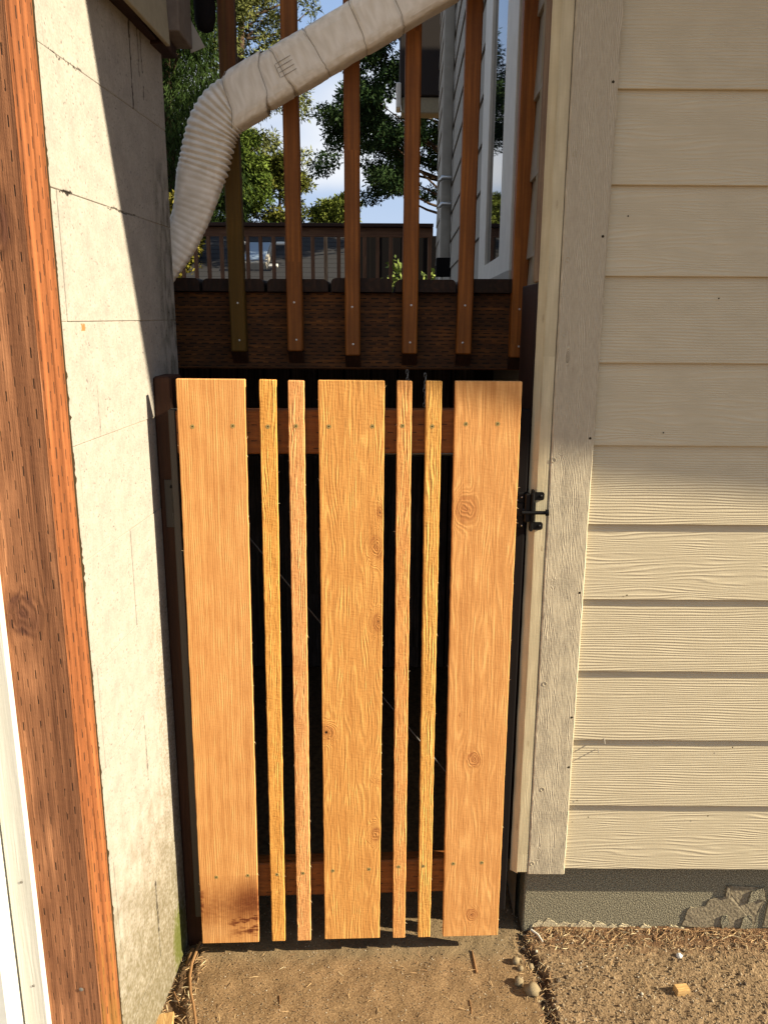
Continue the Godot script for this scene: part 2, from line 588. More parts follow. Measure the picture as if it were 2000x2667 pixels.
# clusters of small leaves; blobs: [centre, radius vector, leaf count]; leaves hang down when droop > 0
func crown(blobs: Array, size: float, slim: float, droop: float, col: Color, varc: float) -> MB:
	var mb := MB.new()
	mb.hascol = true
	for B in blobs:
		var cen: Vector3 = B[0]
		var R: Vector3 = B[1]
		var tint := rng.randf_range(-0.5, 0.5)
		for i in int(B[2]):
			var q := rand_dir() * pow(rng.randf(), 0.45)
			var p := cen + q * R
			var dir := (rand_dir() + Vector3(0, -droop, 0) + q * 0.6).normalized()
			var side := dir.cross(rand_dir()).normalized()
			var t := 1.0 + varc * (tint + rng.randf_range(-0.5, 0.5))
			mb.col = Color(col.r * t * (1.0 + 0.12 * tint), col.g * t, col.b * t)
			var s := size * rng.randf_range(0.6, 1.3)
			leaf(mb, p, dir, side, s, s * slim)
	return mb

func limb(mb: MB, a: Vector3, b: Vector3, r0: float, r1: float, bend := 0.15, sides := 6):
	var pts := []
	var rad := []
	var off := rand_dir() * (b - a).length() * bend
	for i in 6:
		var s := i / 5.0
		pts.append(a.lerp(b, s) + off * sin(s * PI))
		rad.append(lerpf(r0, r1, s))
	tube(mb, pts, rad, sides, 2.0, Vector3(0.3, 0.2, 0.9), true, 1.0, 3.0)

func tree(called: String, label: String, group: String, at: Vector3, top: float, r: float, blobs: Array, leafy: Array):
	var o := thing(called, at, label, "tree", group)
	var t := MB.new()
	limb(t, at, at + Vector3(0.1, top, 0.0), r, r * 0.25, 0.02, 9)
	for bi in blobs.size():
		if bi % 5 != 0:
			continue
		var c: Vector3 = blobs[bi][0]
		var hy := clampf(c.y - at.y - (Vector2(c.x, c.z) - Vector2(at.x, at.z)).length() * 0.5, 0.3, top * 0.97)
		limb(t, at + Vector3(0.1 * hy / top, hy, 0), c, r * 0.22, r * 0.04, 0.12, 5)
	obj("trunk", [t, M.bark], o, at)
	obj("crown", [crown(blobs, leafy[0], leafy[1], leafy[2], leafy[3], leafy[4]), M.leaf], o, at)
	return o

# ---------------------------------------------------------------- the scene
func _ready():
	rng.seed = 7
	# camera
	var cam := Camera3D.new()
	cam.name = "camera"
	add_child(cam)
	cam.fov = 65.08
	cam.near = 0.02
	cam.far = 600.0
	cam.position = Vector3(0, 1.54, 0)
	cam.basis = Basis(Vector3.RIGHT, deg_to_rad(-13.7)) * Basis(Vector3.BACK, deg_to_rad(0.33))
	cam.current = true
	# sky
	var we := WorldEnvironment.new()
	we.name = "world_environment"
	add_child(we)
	var env := Environment.new()
	we.environment = env
	var ps := PanoramaSkyMaterial.new()
	ps.panorama = ImageTexture.create_from_image(sky_image())
	var sky := Sky.new()
	sky.sky_material = ps
	env.sky = sky
	env.background_mode = Environment.BG_SKY
	env.background_energy_multiplier = 0.36
	env.tonemap_mode = Environment.TONE_MAPPER_LINEAR
	env.tonemap_exposure = 2.92
	env.sdfgi_enabled = true
	env.ssao_enabled = true
	env.ssil_enabled = true
	# low warm sun from the right, a little behind the camera
	var sun := DirectionalLight3D.new()
	sun.name = "sun"
	add_child(sun)
	sun.look_at_from_position(Vector3.ZERO, -Vector3(1.0, 0.52, 0.19), Vector3.UP)
	sun.light_energy = 1.6
	sun.light_color = Color(1.0, 0.945, 0.83)
	sun.light_angular_distance = 0.5
	sun.shadow_enabled = true

	materials()
	ground()
	block_wall()
	left_house()
	near_post()
	house()
	deck()
	downspout()
	gate()
	latch()
	under_deck()
	background()
	debris()

func materials():
	var W := func(a): return a
	# gate boards, cedar
	M.b0 = mat_of(burl(wood(176, 1536, 0.14, 1.37, {seed = 31, dark = Color(0.68, 0.46, 0.25), light = Color(0.88, 0.665, 0.415), freq = 210.0, warp = 0.004, wig = 0.0006, ring = 0.42, ring_mod = 0.6, fib = 0.4, band = 0.5, blot = 0.28, hring = 0.3, hfib = 0.35, hsaw = 0.12})), 0.8, 0.06)
	M.b3 = mat_of(wood(176, 1536, 0.138, 1.37, {seed = 47, dark = Color(0.69, 0.46, 0.225), light = Color(0.89, 0.675, 0.385), freq = 105.0, warp = 0.022, wig = 0.0012, ring = 0.24, ring_mod = 0.75, fib = 0.4, band = 0.5, blot = 0.3, hring = 0.3, hfib = 0.5, hsaw = 0.2, sharp = 1.5,
		kcol = Color(0.50, 0.28, 0.14), knots = [[0.124, 0.36, 0.013, 0.024, 0.8], [0.131, 0.28, 0.006, 0.012, 0.9], [0.130, 0.53, 0.011, 0.020, 0.7], [0.008, 0.80, 0.016, 0.017, 0.85], [0.126, 1.07, 0.012, 0.02, 0.95], [0.132, 0.93, 0.008, 0.006, 0.4]]}), 0.82, 0.11)
	M.b6 = mat_of(wood(176, 1536, 0.139, 1.37, {seed = 63, dark = Color(0.69, 0.46, 0.245), light = Color(0.88, 0.66, 0.405), freq = 80.0, warp = 0.020, wig = 0.001, ring = 0.24, fib = 0.35, band = 0.5, blot = 0.35, saw = 0.12, hring = 0.18, hfib = 0.4, hsaw = 0.15, sharp = 1.3,
		kcol = Color(0.52, 0.29, 0.15), knots = [[0.028, 0.275, 0.019, 0.027, 0.85], [0.062, 0.875, 0.014, 0.019, 1.0], [0.070, 1.30, 0.013, 0.016, 0.85], [0.026, 0.76, 0.0025, 0.004, 0.9]]}), 0.82, 0.09)
	# narrow rough strips
	var tone := [[Color(0.68, 0.46, 0.20), Color(0.90, 0.68, 0.37)], [Color(0.70, 0.475, 0.27), Color(0.89, 0.67, 0.44)], [Color(0.70, 0.465, 0.245), Color(0.88, 0.66, 0.40)], [Color(0.70, 0.485, 0.225), Color(0.90, 0.69, 0.385)]]
	for k in 4:
		M["s%d" % k] = mat_of(wood(56, 1408, 0.035, 1.37, {seed = 80 + k * 9, dark = tone[k][0], light = tone[k][1], freq = [240.0, 260.0, 190.0, 150.0][k], warp = 0.006, wig = [0.0012, 0.0022, 0.002, 0.002][k], wigy = 12, ring = 0.42, fib = 0.5, fiby = 13, band = 0.4, saw = 0.2, blot = 0.35, hring = 0.7, hfib = 0.65, hsaw = 0.3, sharp = 1.4}), 0.88, 0.14)
	# treated lumber
	M.post_front = mat_of(wood(192, 1792, 0.15, 2.4, {seed = 131, dark = Color(0.46, 0.30, 0.20), light = Color(0.72, 0.50, 0.345), freq = 45.0, warp = 0.02, wig = 0.002, ring = 0.2, fib = 0.35, band = 0.6, blot = 0.7, hring = 0.2, hfib = 0.5, hsaw = 0.1, incise = 0.62, iw = 0.0005, ix = 0.0128, iy = 0.044, il = 0.0145, streaks = [[0.122, 0.014, 0.5], [0.145, 0.006, 0.3]],
		kcol = Color(0.38, 0.24, 0.18), knots = [[0.098, 0.735, 0.022, 0.036, 1.9], [0.092, 0.805, 0.011, 0.012, 1.3], [0.088, 1.315, 0.021, 0.032, 1.9]]}), 0.85, 0.09)
	M.post_side = mat_of(foot_moss(wood(96, 1536, 0.09, 2.4, {seed = 141, dark = Color(0.36, 0.20, 0.095), light = Color(0.55, 0.33, 0.185), freq = 90.0, warp = 0.01, wig = 0.001, ring = 0.3, fib = 0.5, band = 0.7, blot = 0.3, hring = 0.4, hfib = 0.6, incise = 0.6, ix = 0.0105, iy = 0.042, il = 0.016})), 0.85, 0.1)
	M.stain = mat_of(wood(128, 768, 0.15, 1.2, {seed = 151, dark = Color(0.38, 0.215, 0.07), light = Color(0.57, 0.345, 0.13), freq = 60.0, warp = 0.012, wig = 0.001, ring = 0.25, fib = 0.4, band = 0.5, blot = 0.4, hring = 0.3, hfib = 0.4, knots = [[0.03, 0.32, 0.006, 0.009, 0.7], [0.024, 0.83, 0.005, 0.008, 0.7]], kcol = Color(0.16, 0.07, 0.03)}), 0.6, 0.05)
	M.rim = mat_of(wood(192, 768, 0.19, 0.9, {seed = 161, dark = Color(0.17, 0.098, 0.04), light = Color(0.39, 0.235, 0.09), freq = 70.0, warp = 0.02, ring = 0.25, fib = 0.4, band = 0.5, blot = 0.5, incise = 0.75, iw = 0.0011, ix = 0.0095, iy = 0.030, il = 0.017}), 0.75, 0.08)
	M.rail_wood = mat_of(wood(96, 768, 0.09, 0.75, {seed = 171, dark = Color(0.36, 0.205, 0.075), light = Color(0.51, 0.31, 0.13), freq = 90.0, warp = 0.012, ring = 0.25, fib = 0.4, band = 0.5, blot = 0.3, incise = 0.6, iw = 0.0009, ix = 0.018, iy = 0.05, il = 0.012}), 0.7, 0.06)
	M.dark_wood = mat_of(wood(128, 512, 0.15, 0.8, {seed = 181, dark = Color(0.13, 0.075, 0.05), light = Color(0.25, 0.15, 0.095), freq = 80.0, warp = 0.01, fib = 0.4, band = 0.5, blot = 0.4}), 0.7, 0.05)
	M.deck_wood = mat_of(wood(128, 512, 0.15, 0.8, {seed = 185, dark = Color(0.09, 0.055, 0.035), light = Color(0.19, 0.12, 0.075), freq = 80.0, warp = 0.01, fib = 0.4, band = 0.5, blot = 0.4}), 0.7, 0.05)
	M.rail_far = mat_of(wood(128, 512, 0.15, 0.8, {seed = 187, dark = Color(0.30, 0.20, 0.14), light = Color(0.48, 0.345, 0.25), freq = 80.0, warp = 0.01, fib = 0.4, band = 0.5, blot = 0.4}), 0.8, 0.05)
	M.gray_wood = mat_of(wood(128, 512, 0.15, 0.8, {seed = 191, dark = Color(0.25, 0.22, 0.20), light = Color(0.42, 0.38, 0.35), freq = 80.0, warp = 0.01, fib = 0.5, band = 0.6, blot = 0.4}), 0.9, 0.06)
	M.weathered = mat_of(wood(96, 768, 0.1, 0.9, {seed = 201, dark = Color(0.40, 0.31, 0.24), light = Color(0.62, 0.53, 0.42), freq = 90.0, warp = 0.01, fib = 0.5, band = 0.9, blot = 0.6}), 0.9, 0.06)
	# painted fibre-cement siding and trim
	var sid := {dark = Color(0.685, 0.635, 0.53), light = Color(0.77, 0.72, 0.61), ring = 0.16, fib = 0.22, band = 0.15, blot = 0.5, saw = 0.0, hsaw = 0.05, hfib = 0.35}
	M.sid_a = mat_of(wood(224, 1024, 0.22, 1.0, sid.merged({seed = 211, freq = 172.0, warp = 0.005, wig = 0.0010, wigy = 34, hring = 0.9, ring_mod = 0.4, sharp = 1.3})), 0.75, 0.095)
	M.sid_b = mat_of(wood(224, 1024, 0.22, 1.0, sid.merged({seed = 223, freq = 140.0, warp = 0.011, wig = 0.002, wigy = 20, hring = 0.75, ring_mod = 0.8, sharp = 1.8, arch = 0.05})), 0.75, 0.095)
	M.trim_rough = mat_of(wood(128, 1536, 0.1, 1.2, {seed = 231, dark = Color(0.575, 0.53, 0.45), light = Color(0.76, 0.715, 0.62), freq = 290.0, warp = 0.004, wig = 0.0014, wigy = 9, ring = 0.55, fib = 0.4, fiby = 10, band = 0.2, blot = 0.35, hring = 0.9, hfib = 0.7, sharp = 1.2, knots = [[0.022, 0.12, 0.004, 0.012, 0.6], [0.02, 0.32, 0.005, 0.006, 0.12], [0.02, 0.62, 0.005, 0.006, 0.12]], kcol = Color(0.2, 0.17, 0.12)}), 0.85, 0.11)
	M.trim_smooth = mat_of(wood(48, 1024, 0.03, 1.2, {seed = 241, dark = Color(0.65, 0.60, 0.485), light = Color(0.775, 0.725, 0.595), freq = 150.0, warp = 0.006, ring = 0.1, fib = 0.3, band = 0.3, blot = 0.7, hring = 0.2, hfib = 0.4, kcol = Color(0.3, 0.2, 0.12), knots = [[0.02, 0.42, 0.003, 0.006, 0.6], [0.012, 0.9, 0.002, 0.008, 0.5]]}), 0.8, 0.05)
	M.shade_gray_paint = grainy(Color(0.51, 0.49, 0.45), Color(0.57, 0.55, 0.51), 1.3, 0.7, 0.0, 251, 0.03)  # the side wall's shade is put into this greyer colour
	M.corner_gray = grainy(Color(0.36, 0.32, 0.29), Color(0.42, 0.38, 0.34), 2.0, 0.8, 0.0, 265, 0.06)
	M.white_frame = grainy(Color(0.74, 0.72, 0.68), Color(0.80, 0.78, 0.74), 1.5, 0.45, 0.0, 252, 0.03)
	M.lap_edge = plain(0.42, 0.36, 0.24)
	M.beige = grainy(Color(0.52, 0.485, 0.40), Color(0.57, 0.535, 0.45), 2.0, 0.8, 0.02, 253, 0.06)
	M.wall = mat_of(wall_texture(), 0.92, 0.2)
	M.mortar = grainy(Color(0.50, 0.47, 0.41), Color(0.62, 0.59, 0.53), 6.0, 0.95, 0.05, 254, 0.12)
	M.ground_near = mat_of(ground_texture(), 0.95, 0.24)
	M.soil = grainy(Color(0.34, 0.27, 0.185), Color(0.52, 0.425, 0.30), 1.6, 0.95, 0.1, 255, 0.1)
	M.foundation = grainy(Color(0.17, 0.16, 0.13), Color(0.76, 0.72, 0.60), 3.4, 0.95, 0.15, 256, 0.30, 3)
	M.old_coat = grainy(Color(0.38, 0.345, 0.28), Color(0.62, 0.57, 0.47), 5.0, 0.9, 0.08, 257, 0.08)
	M.efflo = grainy(Color(0.52, 0.47, 0.37), Color(0.86, 0.81, 0.68), 6.0, 0.95, 0.1, 258, 0.16)
	M.pipe = pipe_material()
	M.wire = plain(0.12, 0.115, 0.11, 0.6)
	M.seam = plain(0.27, 0.23, 0.17, 0.9)
	M.black = plain(0.006, 0.0055, 0.0055, 0.45)
	M.black.metallic_specular = 0.25
	M.black_rough = plain(0.008, 0.007, 0.007, 0.85)
	M.black_rough.metallic_specular = 0.15
	M.brown_black = plain(0.016, 0.010, 0.008, 0.9)
	M.steel = plain(0.028, 0.023, 0.019, 0.6)
	M.post_stain = mat_of(wood(96, 768, 0.15, 1.2, {seed = 156, dark = Color(0.17, 0.095, 0.055), light = Color(0.27, 0.16, 0.10), freq = 60.0, warp = 0.012, ring = 0.25, fib = 0.4, band = 0.5, blot = 0.4}), 0.7, 0.05)
	M.stain_green = mat_of(mossy(wood(96, 768, 0.15, 1.2, {seed = 157, dark = Color(0.25, 0.14, 0.06), light = Color(0.40, 0.235, 0.10), freq = 60.0, warp = 0.012, ring = 0.25, fib = 0.4, band = 0.5, blot = 0.6})), 0.7, 0.05)
	M.zinc = plain(0.42, 0.42, 0.41, 0.35, 0.9)
	M.screw = plain(0.33, 0.24, 0.09, 0.9)
	M.screw.metallic_specular = 0.1
	M.screw_hole = plain(0.03, 0.022, 0.012, 0.95)
	M.screw_hole.metallic_specular = 0.1
	M.nail = plain(0.22, 0.20, 0.17, 0.6, 0.2)
	M.white = grainy(Color(0.80, 0.80, 0.77), Color(0.86, 0.86, 0.83), 3.0, 0.5, 0.0, 259, 0.05)
	M.white_side = mat_of(wood(64, 768, 0.05, 1.2, {seed = 271, dark = Color(0.72, 0.71, 0.67), light = Color(0.82, 0.81, 0.78), freq = 120.0, warp = 0.006, ring = 0.25, fib = 0.4, band = 0.4, blot = 0.3, hring = 0.3, hfib = 0.3}), 0.5, 0.04)
	M.glass = plain(0.006, 0.007, 0.008, 0.02)
	M.glass.metallic_specular = 0.5
	M.bark = grainy(Color(0.22, 0.17, 0.13), Color(0.36, 0.29, 0.22), 1.5, 0.95, 0.2, 260, 0.15)
	M.leaf = StandardMaterial3D.new()
	M.leaf.vertex_color_use_as_albedo = true
	M.leaf.roughness = 0.8
	M.leaf.metallic_specular = 0.12
	M.leaf.cull_mode = BaseMaterial3D.CULL_DISABLED
	M.leaf.backlight_enabled = true
	M.leaf.backlight = Color(0.10, 0.14, 0.03)
	M.shingle = grainy(Color(0.10, 0.10, 0.105), Color(0.18, 0.175, 0.18), 1.2, 0.95, 0.0, 261, 0.2)
	M.skylight = plain(0.20, 0.26, 0.34, 0.35)
	M.stone = grainy(Color(0.36, 0.31, 0.23), Color(0.58, 0.52, 0.41), 14.0, 0.9, 0.05, 262, 0.12)
	M.grit = StandardMaterial3D.new()
	M.grit.vertex_color_use_as_albedo = true
	M.grit.roughness = 0.92
	M.chip = mat_of(wood(64, 64, 0.03, 0.03, {seed = 263, dark = Color(0.55, 0.42, 0.25), light = Color(0.75, 0.62, 0.42), freq = 200.0}), 0.9, 0.04)
	M.twig = grainy(Color(0.38, 0.27, 0.17), Color(0.58, 0.45, 0.30), 20.0, 0.9, 0.0, 264, 0.1)
	M.white_bit = plain(0.6, 0.57, 0.5, 0.8)
	M.cedar_fibre = plain(0.72, 0.55, 0.34, 0.9)

# the dark swirling grain round a cut-off branch at the foot of the left board
func burl(d: Array) -> Array:
	var w: int = d[0]
	var h: int = d[1]
	var rgb: PackedByteArray = d[2]
	var a := nz(w, h, 301, 0.06, 3, 2, 1)
	var b := nz(w, h, 302, 0.10, 2, 5, 1)
	for y in range(int(h * 0.86), h):
		var s := float(y) / h
		for x in w:
			var i := y * w + x
			var u := float(x) / w
			var n := (a[i] - 128) * 0.0078
			var n2 := (b[i] - 128) * 0.0078
			var k := 0.0
			var dd := (s - 0.915 + (u - 0.8) * 0.02) / 0.028
			k = exp(-dd * dd) * smoothstep(0.1, 0.9, u) * (0.5 + 0.5 * sin((s * 1.0 + u * 0.02 + n * 0.008) * 900.0)) * 0.95
			k = maxf(k, exp(-dd * dd * 0.5) * (0.36 + 0.42 * smoothstep(0.3, 0.9, u) + n * 0.12))
			var d2 := (s - 0.955 + (u - 0.5) * 0.018 + n * 0.008) / 0.0055
			k = maxf(k, 1.1 * exp(-d2 * d2) * smoothstep(0.15, 0.8, u) * clampf(0.85 + n2, 0.0, 1.0))
			d2 = (s - 0.979 + (u - 0.5) * 0.02 + n * 0.010) / 0.0075
			k = maxf(k, exp(-d2 * d2) * smoothstep(0.3, 0.95, u) * clampf(0.9 + n2, 0.0, 1.0))
			k = maxf(k, 0.75 * exp(-pow(u / 0.06, 2.0)) * smoothstep(0.875, 0.90, s) * (1.0 - smoothstep(0.93, 0.955, s)) * (0.7 + n))
			k = minf(k, 0.95)
			var pale := exp(-pow((s - 0.972) / 0.02, 2.0)) * smoothstep(0.9, 0.1, u) * 0.4
			for c in 3:
				var t: float = [0.34, 0.15, 0.05][c]
				var q := rgb[i * 3 + c] / 255.0
				q = q + (t - q) * k
				q = q + ([0.80, 0.62, 0.42][c] - q) * pale * (1.0 - k)
				rgb[i * 3 + c] = int(clampf(q, 0.0, 1.0) * 255.0)
	d[2] = rgb
	return d

# weathered yellow-green foot of the post
func foot_moss(d: Array) -> Array:
	var w: int = d[0]
	var h: int = d[1]
	var rgb: PackedByteArray = d[2]
	var a := nz(w, h, 331, 0.08, 3, 1, 10)
	for y in range(int(h * 0.6), h):
		for x in w:
			var i := (y * w + x) * 3
			var k := smoothstep(0.74, 0.97, float(y) / h + (a[y * w + x] - 128) * 0.0011) * 0.75
			for c in 3:
				var q := rgb[i + c] / 255.0
				rgb[i + c] = int((q + ([0.42, 0.37, 0.19][c] * (0.6 + q) - q) * k) * 255.0)
	d[2] = rgb
	return d

# green algae on the lower two thirds
func mossy(d: Array) -> Array:
	var w: int = d[0]
	var h: int = d[1]
	var rgb: PackedByteArray = d[2]
	var a := nz(w, h, 321, 0.05, 3, 1, 6)
	for y in h:
		for x in w:
			var i := (y * w + x) * 3
			var k := smoothstep(0.30, 0.62, float(y) / h + (a[y * w + x] - 128) * 0.0012) * 0.8
			for c in 3:
				var q := rgb[i + c] / 255.0
				rgb[i + c] = int((q + ([0.29, 0.255, 0.055][c] * (0.75 + q) - q) * k) * 255.0)
	d[2] = rgb
	return d

func pipe_material() -> StandardMaterial3D:
	var w := 256
	var h := 512
	var a := nz(w, h, 311, 0.02, 4)
	var b := nz(w, h, 312, 0.25, 2)
	var rgb := PackedByteArray()
	rgb.resize(w * h * 3)
	for i in w * h:
		var t := (a[i] - 128) * 0.0078
		var q := (b[i] - 128) * 0.0078
		var k := 0.0
		if q > 0.7:
			k = 0.06
		rgb[i * 3] = int((0.85 + t * 0.05 - k) * 255.0)
		rgb[i * 3 + 1] = int((0.82 + t * 0.055 - k) * 255.0)
		rgb[i * 3 + 2] = int((0.765 + t * 0.065 - k) * 255.0)
	return mat_of([w, h, rgb, a], 0.55, 0.012)

# ---------------------------------------------------------------- ground
func ground_y(x: float, z: float, f: FastNoiseLite) -> float:
	var cx := crack_x(z)
	var d := x - cx
	var y := f.get_noise_2d(x * 9.0, z * 9.0) * 0.004
	if d > 0.0:
		y += f.get_noise_2d(x * 60.0 + 90.0, z * 60.0) * 0.004 + smoothstep(0.0, 0.03, d) * 0.006
		y += smoothstep(-1.66, -1.74, z) * 0.01
	else:
		y += f.get_noise_2d(x * 120.0, z * 120.0) * 0.0012
	y -= 0.011 * smoothstep(0.022, 0.0, absf(d - 0.003 + f.get_noise_2d(z * 50.0, 7.0) * 0.012))
	var l := -0.452 - x + f.get_noise_2d(z * 30.0, 17.0) * 0.012
	if l > 0.0:
		y += -0.010 * smoothstep(0.0, 0.012, l) + f.get_noise_2d(x * 110.0, z * 110.0) * 0.004
	return y

func ground():
	var f := FastNoiseLite.new()
	f.seed = 9
	f.frequency = 1.0
	f.fractal_octaves = 3
	M.fn_ground = f
	var nx := 330
	var nzc := 116
	var P := []
	for j in nzc + 1:
		var row := PackedVector3Array()
		for i in nx + 1:
			var x := -0.75 + 2.0 * i / nx
			var z := -1.95 + 0.8 * j / nzc
			row.push_back(Vector3(x, ground_y(x, z, f), z))
		P.append(row)
	var mb := MB.new()
	var N := []
	for j in nzc + 1:
		var row := PackedVector3Array()
		for i in nx + 1:
			var a: Vector3 = P[j][mini(i + 1, nx)] - P[j][maxi(i - 1, 0)]
			var b: Vector3 = P[mini(j + 1, nzc)][i] - P[maxi(j - 1, 0)][i]
			row.push_back(b.cross(a).normalized())
		N.append(row)
	for j in nzc:
		for i in nx:
			var u0 := float(i) / nx
			var u1 := float(i + 1) / nx
			var v0 := float(j) / nzc
			var v1 := float(j + 1) / nzc
			mb.trin(P[j + 1][i], P[j + 1][i + 1], P[j][i + 1], N[j + 1][i], N[j + 1][i + 1], N[j][i + 1], Vector2(u0, v1), Vector2(u1, v1), Vector2(u1, v0))
			mb.trin(P[j + 1][i], P[j][i + 1], P[j][i], N[j + 1][i], N[j][i + 1], N[j][i], Vector2(u0, v1), Vector2(u1, v0), Vector2(u0, v0))
	var g := obj("path", [mb, M.ground_near], self)
	tag(g, "sandy concrete path with a cracked joint and gravelly dirt on its right", "", "", "structure")
	var pm := PlaneMesh.new()
	pm.size = Vector2(600, 600)
	pm.material = M.soil
	var pg := MeshInstance3D.new()
	pg.mesh = pm
	pg.position = Vector3(0, -0.03, 0)
	place(pg, "ground", self)
	tag(pg, "bare brown soil around the houses", "", "", "structure")

# ---------------------------------------------------------------- left
func block_wall():
	var o := thing("block_wall", Vector3(-0.5, 0, -1.55), "cream painted concrete block wall with cracked joints and mossy foot", "wall")
	o.rotation.y = deg_to_rad(-3.0)
	var courses := []
	for k in 11:
		courses.append([-0.08 if k == 0 else 0.123 + 0.2008 * (k - 1), 0.123 + 0.2008 * k])
	var near := 0.262
	var far := -0.352
	for k in courses.size():
		var lo: float = courses[k][0]
		var hi: float = courses[k][1]
		var cuts := [near]
		if k % 2 == 1:
			cuts.append(0.017)
		else:
			cuts.append(0.22)
			cuts.append(-0.186)
		cuts.append(far)
		for i in cuts.size() - 1:
			var a: float = cuts[i]
			var b: float = cuts[i + 1]
			var g := 0.0004
			var px := rng.randf_range(-0.0005, 0.0009)
			var mb := MB.new()
			# u runs away from the viewer from z = -1.2, v down from y = 2.4
			var uv := [(-1.2 - (-1.55 + a - g)) / 0.9, (2.4 - (hi - g)) / 2.5, 1.0 / 0.9, 1.0 / 2.5]
			plank(mb, Vector3(px, hi - g, a - g), Vector3(px + rng.randf_range(-0.001, 0.001), hi - g, b + g), Vector3(px, lo + g, b + g), Vector3(px, lo + g, a - g), 0.19, 0.0011, 4, 0.0006, k * 7 + i, uv)
			obj("block", [mb, M.wall], o)
	var mo := MB.new()
	plank(mo, Vector3(-0.0016, 2.12, near - 0.002), Vector3(-0.0016, 2.12, far + 0.002), Vector3(-0.0016, -0.08, far + 0.002), Vector3(-0.0016, -0.08, near - 0.002), 0.18, 0.001)
	obj("mortar", [mo, M.mortar], o)
	# crumbly caulk between the last block and the timber
	var ca := MB.new()
	var f := FastNoiseLite.new()
	f.seed = 77
	f.frequency = 1.0
	var prev := []
	for i in 260:
		var y := 2.1 - 2.1 * i / 259.0
		var ed := 0.258 + f.get_noise_2d(y * 90.0, 0) * 0.012 - 0.006
		var row := [Vector3(-0.004, y, 0.30), Vector3(0.004 + f.get_noise_2d(y * 120.0, 9) * 0.005, y, 0.272 + f.get_noise_2d(y * 60.0, 4.0) * 0.004), Vector3(-0.001, y, ed)]
		if prev:
			mb_strip(ca, prev, row)
		prev = row
	obj("caulk", [ca, M.mortar], o)
	# ragged gap beside the timber, its shade painted by a dark strip
	var gp := MB.new()
	prev = []
	for i in 420:
		var y := 2.1 - 2.1 * i / 419.0
		var w := maxf(0.0, f.get_noise_2d(y * 45.0, 70.0) * 0.6 + f.get_noise_2d(y * 190.0, 30.0) * 0.6 + f.get_noise_2d(y * 11.0, 11.0) * 0.9 - 0.12) * 0.009
		var row := [Vector3(0.0075, y, 0.280), Vector3(0.0072, y, 0.2575 - w)]
		if prev:
			mb_strip(gp, prev, row)
		prev = row
	obj("gap_shade", [gp, M.screw_hole], o)

func mb_strip(mb: MB, a: Array, b: Array):
	for k in a.size() - 1:
		mb.quad(a[k], b[k], b[k + 1], a[k + 1])

func left_house():
	var at := Vector3(-0.45, 2.0, -1.83)
	var o := thing("upper_wall", at, "beige upper wall of the left house overhanging the block wall", "wall")
	var dz := 0.0524
	var mb := MB.new()
	# two courses of siding above the block wall, facing right; grain along z
	for k in 5:
		var y0 := 2.075 + 0.18 * k
		mb = MB.new()
		plank(mb, Vector3(-0.452, y0, -1.825), Vector3(-0.46, y0 + 0.2, -1.825), Vector3(-0.489, y0 + 0.2, -1.1), Vector3(-0.481, y0, -1.1), 0.009, 0.0015, 1, 0.0, 0, [0.0, 0.3 * k, 4.5, 1.0])
		obj("siding_board", [mb, M.beige], o, at)
	mb = MB.new()
	bx(mb, Vector3(-0.60, 2.087, -1.825), Vector3(-0.47, 3.0, -1.1), 0.001)
	obj("sheathing", [mb, M.dark_wood], o, at)
	mb = MB.new()
	bx(mb, Vector3(-4.5, 2.405, -1.94), Vector3(-0.602, 3.2, -1.12), 0.003)
	bx(mb, Vector3(-4.5, -0.05, -1.6), Vector3(-0.757, 2.4, -1.19), 0.003)
	obj("front_wall", [mb, M.beige], o, at)
	mb = MB.new()
	bx(mb, Vector3(-0.56, 2.105, -1.945), Vector3(-0.424, 3.0, -1.828), 0.002)
	obj("corner_board", [mb, M.corner_gray], o, at)
	mb = MB.new()
	bx(mb, Vector3(-0.56, 2.082, -1.93), Vector3(-0.455, 2.1045, -1.829), 0.002)
	obj("soffit_strip", [mb, M.dark_wood], o, at)
	mb = MB.new()
	mb.quad(Vector3(-0.43, 2.10, -1.952), Vector3(-0.398, 2.112, -1.952), Vector3(-0.428, 2.168, -1.952), Vector3(-0.432, 2.168, -1.952))
	mb.quad(Vector3(-0.43, 2.10, -1.954), Vector3(-0.432, 2.168, -1.954), Vector3(-0.428, 2.168, -1.954), Vector3(-0.398, 2.112, -1.954))
	obj("flashing", [mb, M.shade_gray_paint], o, at)
	# a dark lamp-like body hanging just past the corner
	var at2 := Vector3(-0.405, 2.155, -2.0)
	var l := MB.new()
	tube(l, [at2 + Vector3(0, -0.0, 0), at2 + Vector3(0, 0.006, 0), at2 + Vector3(0, 0.03, 0), at2 + Vector3(0, 0.20, 0)], [0.004, 0.018, 0.024, 0.024], 14, 2.0)
	var lo := obj("black_fixture", [l, M.black_rough], self)
	tag(lo, "black round-ended fixture hanging beside the upper wall's corner board", "fixture")

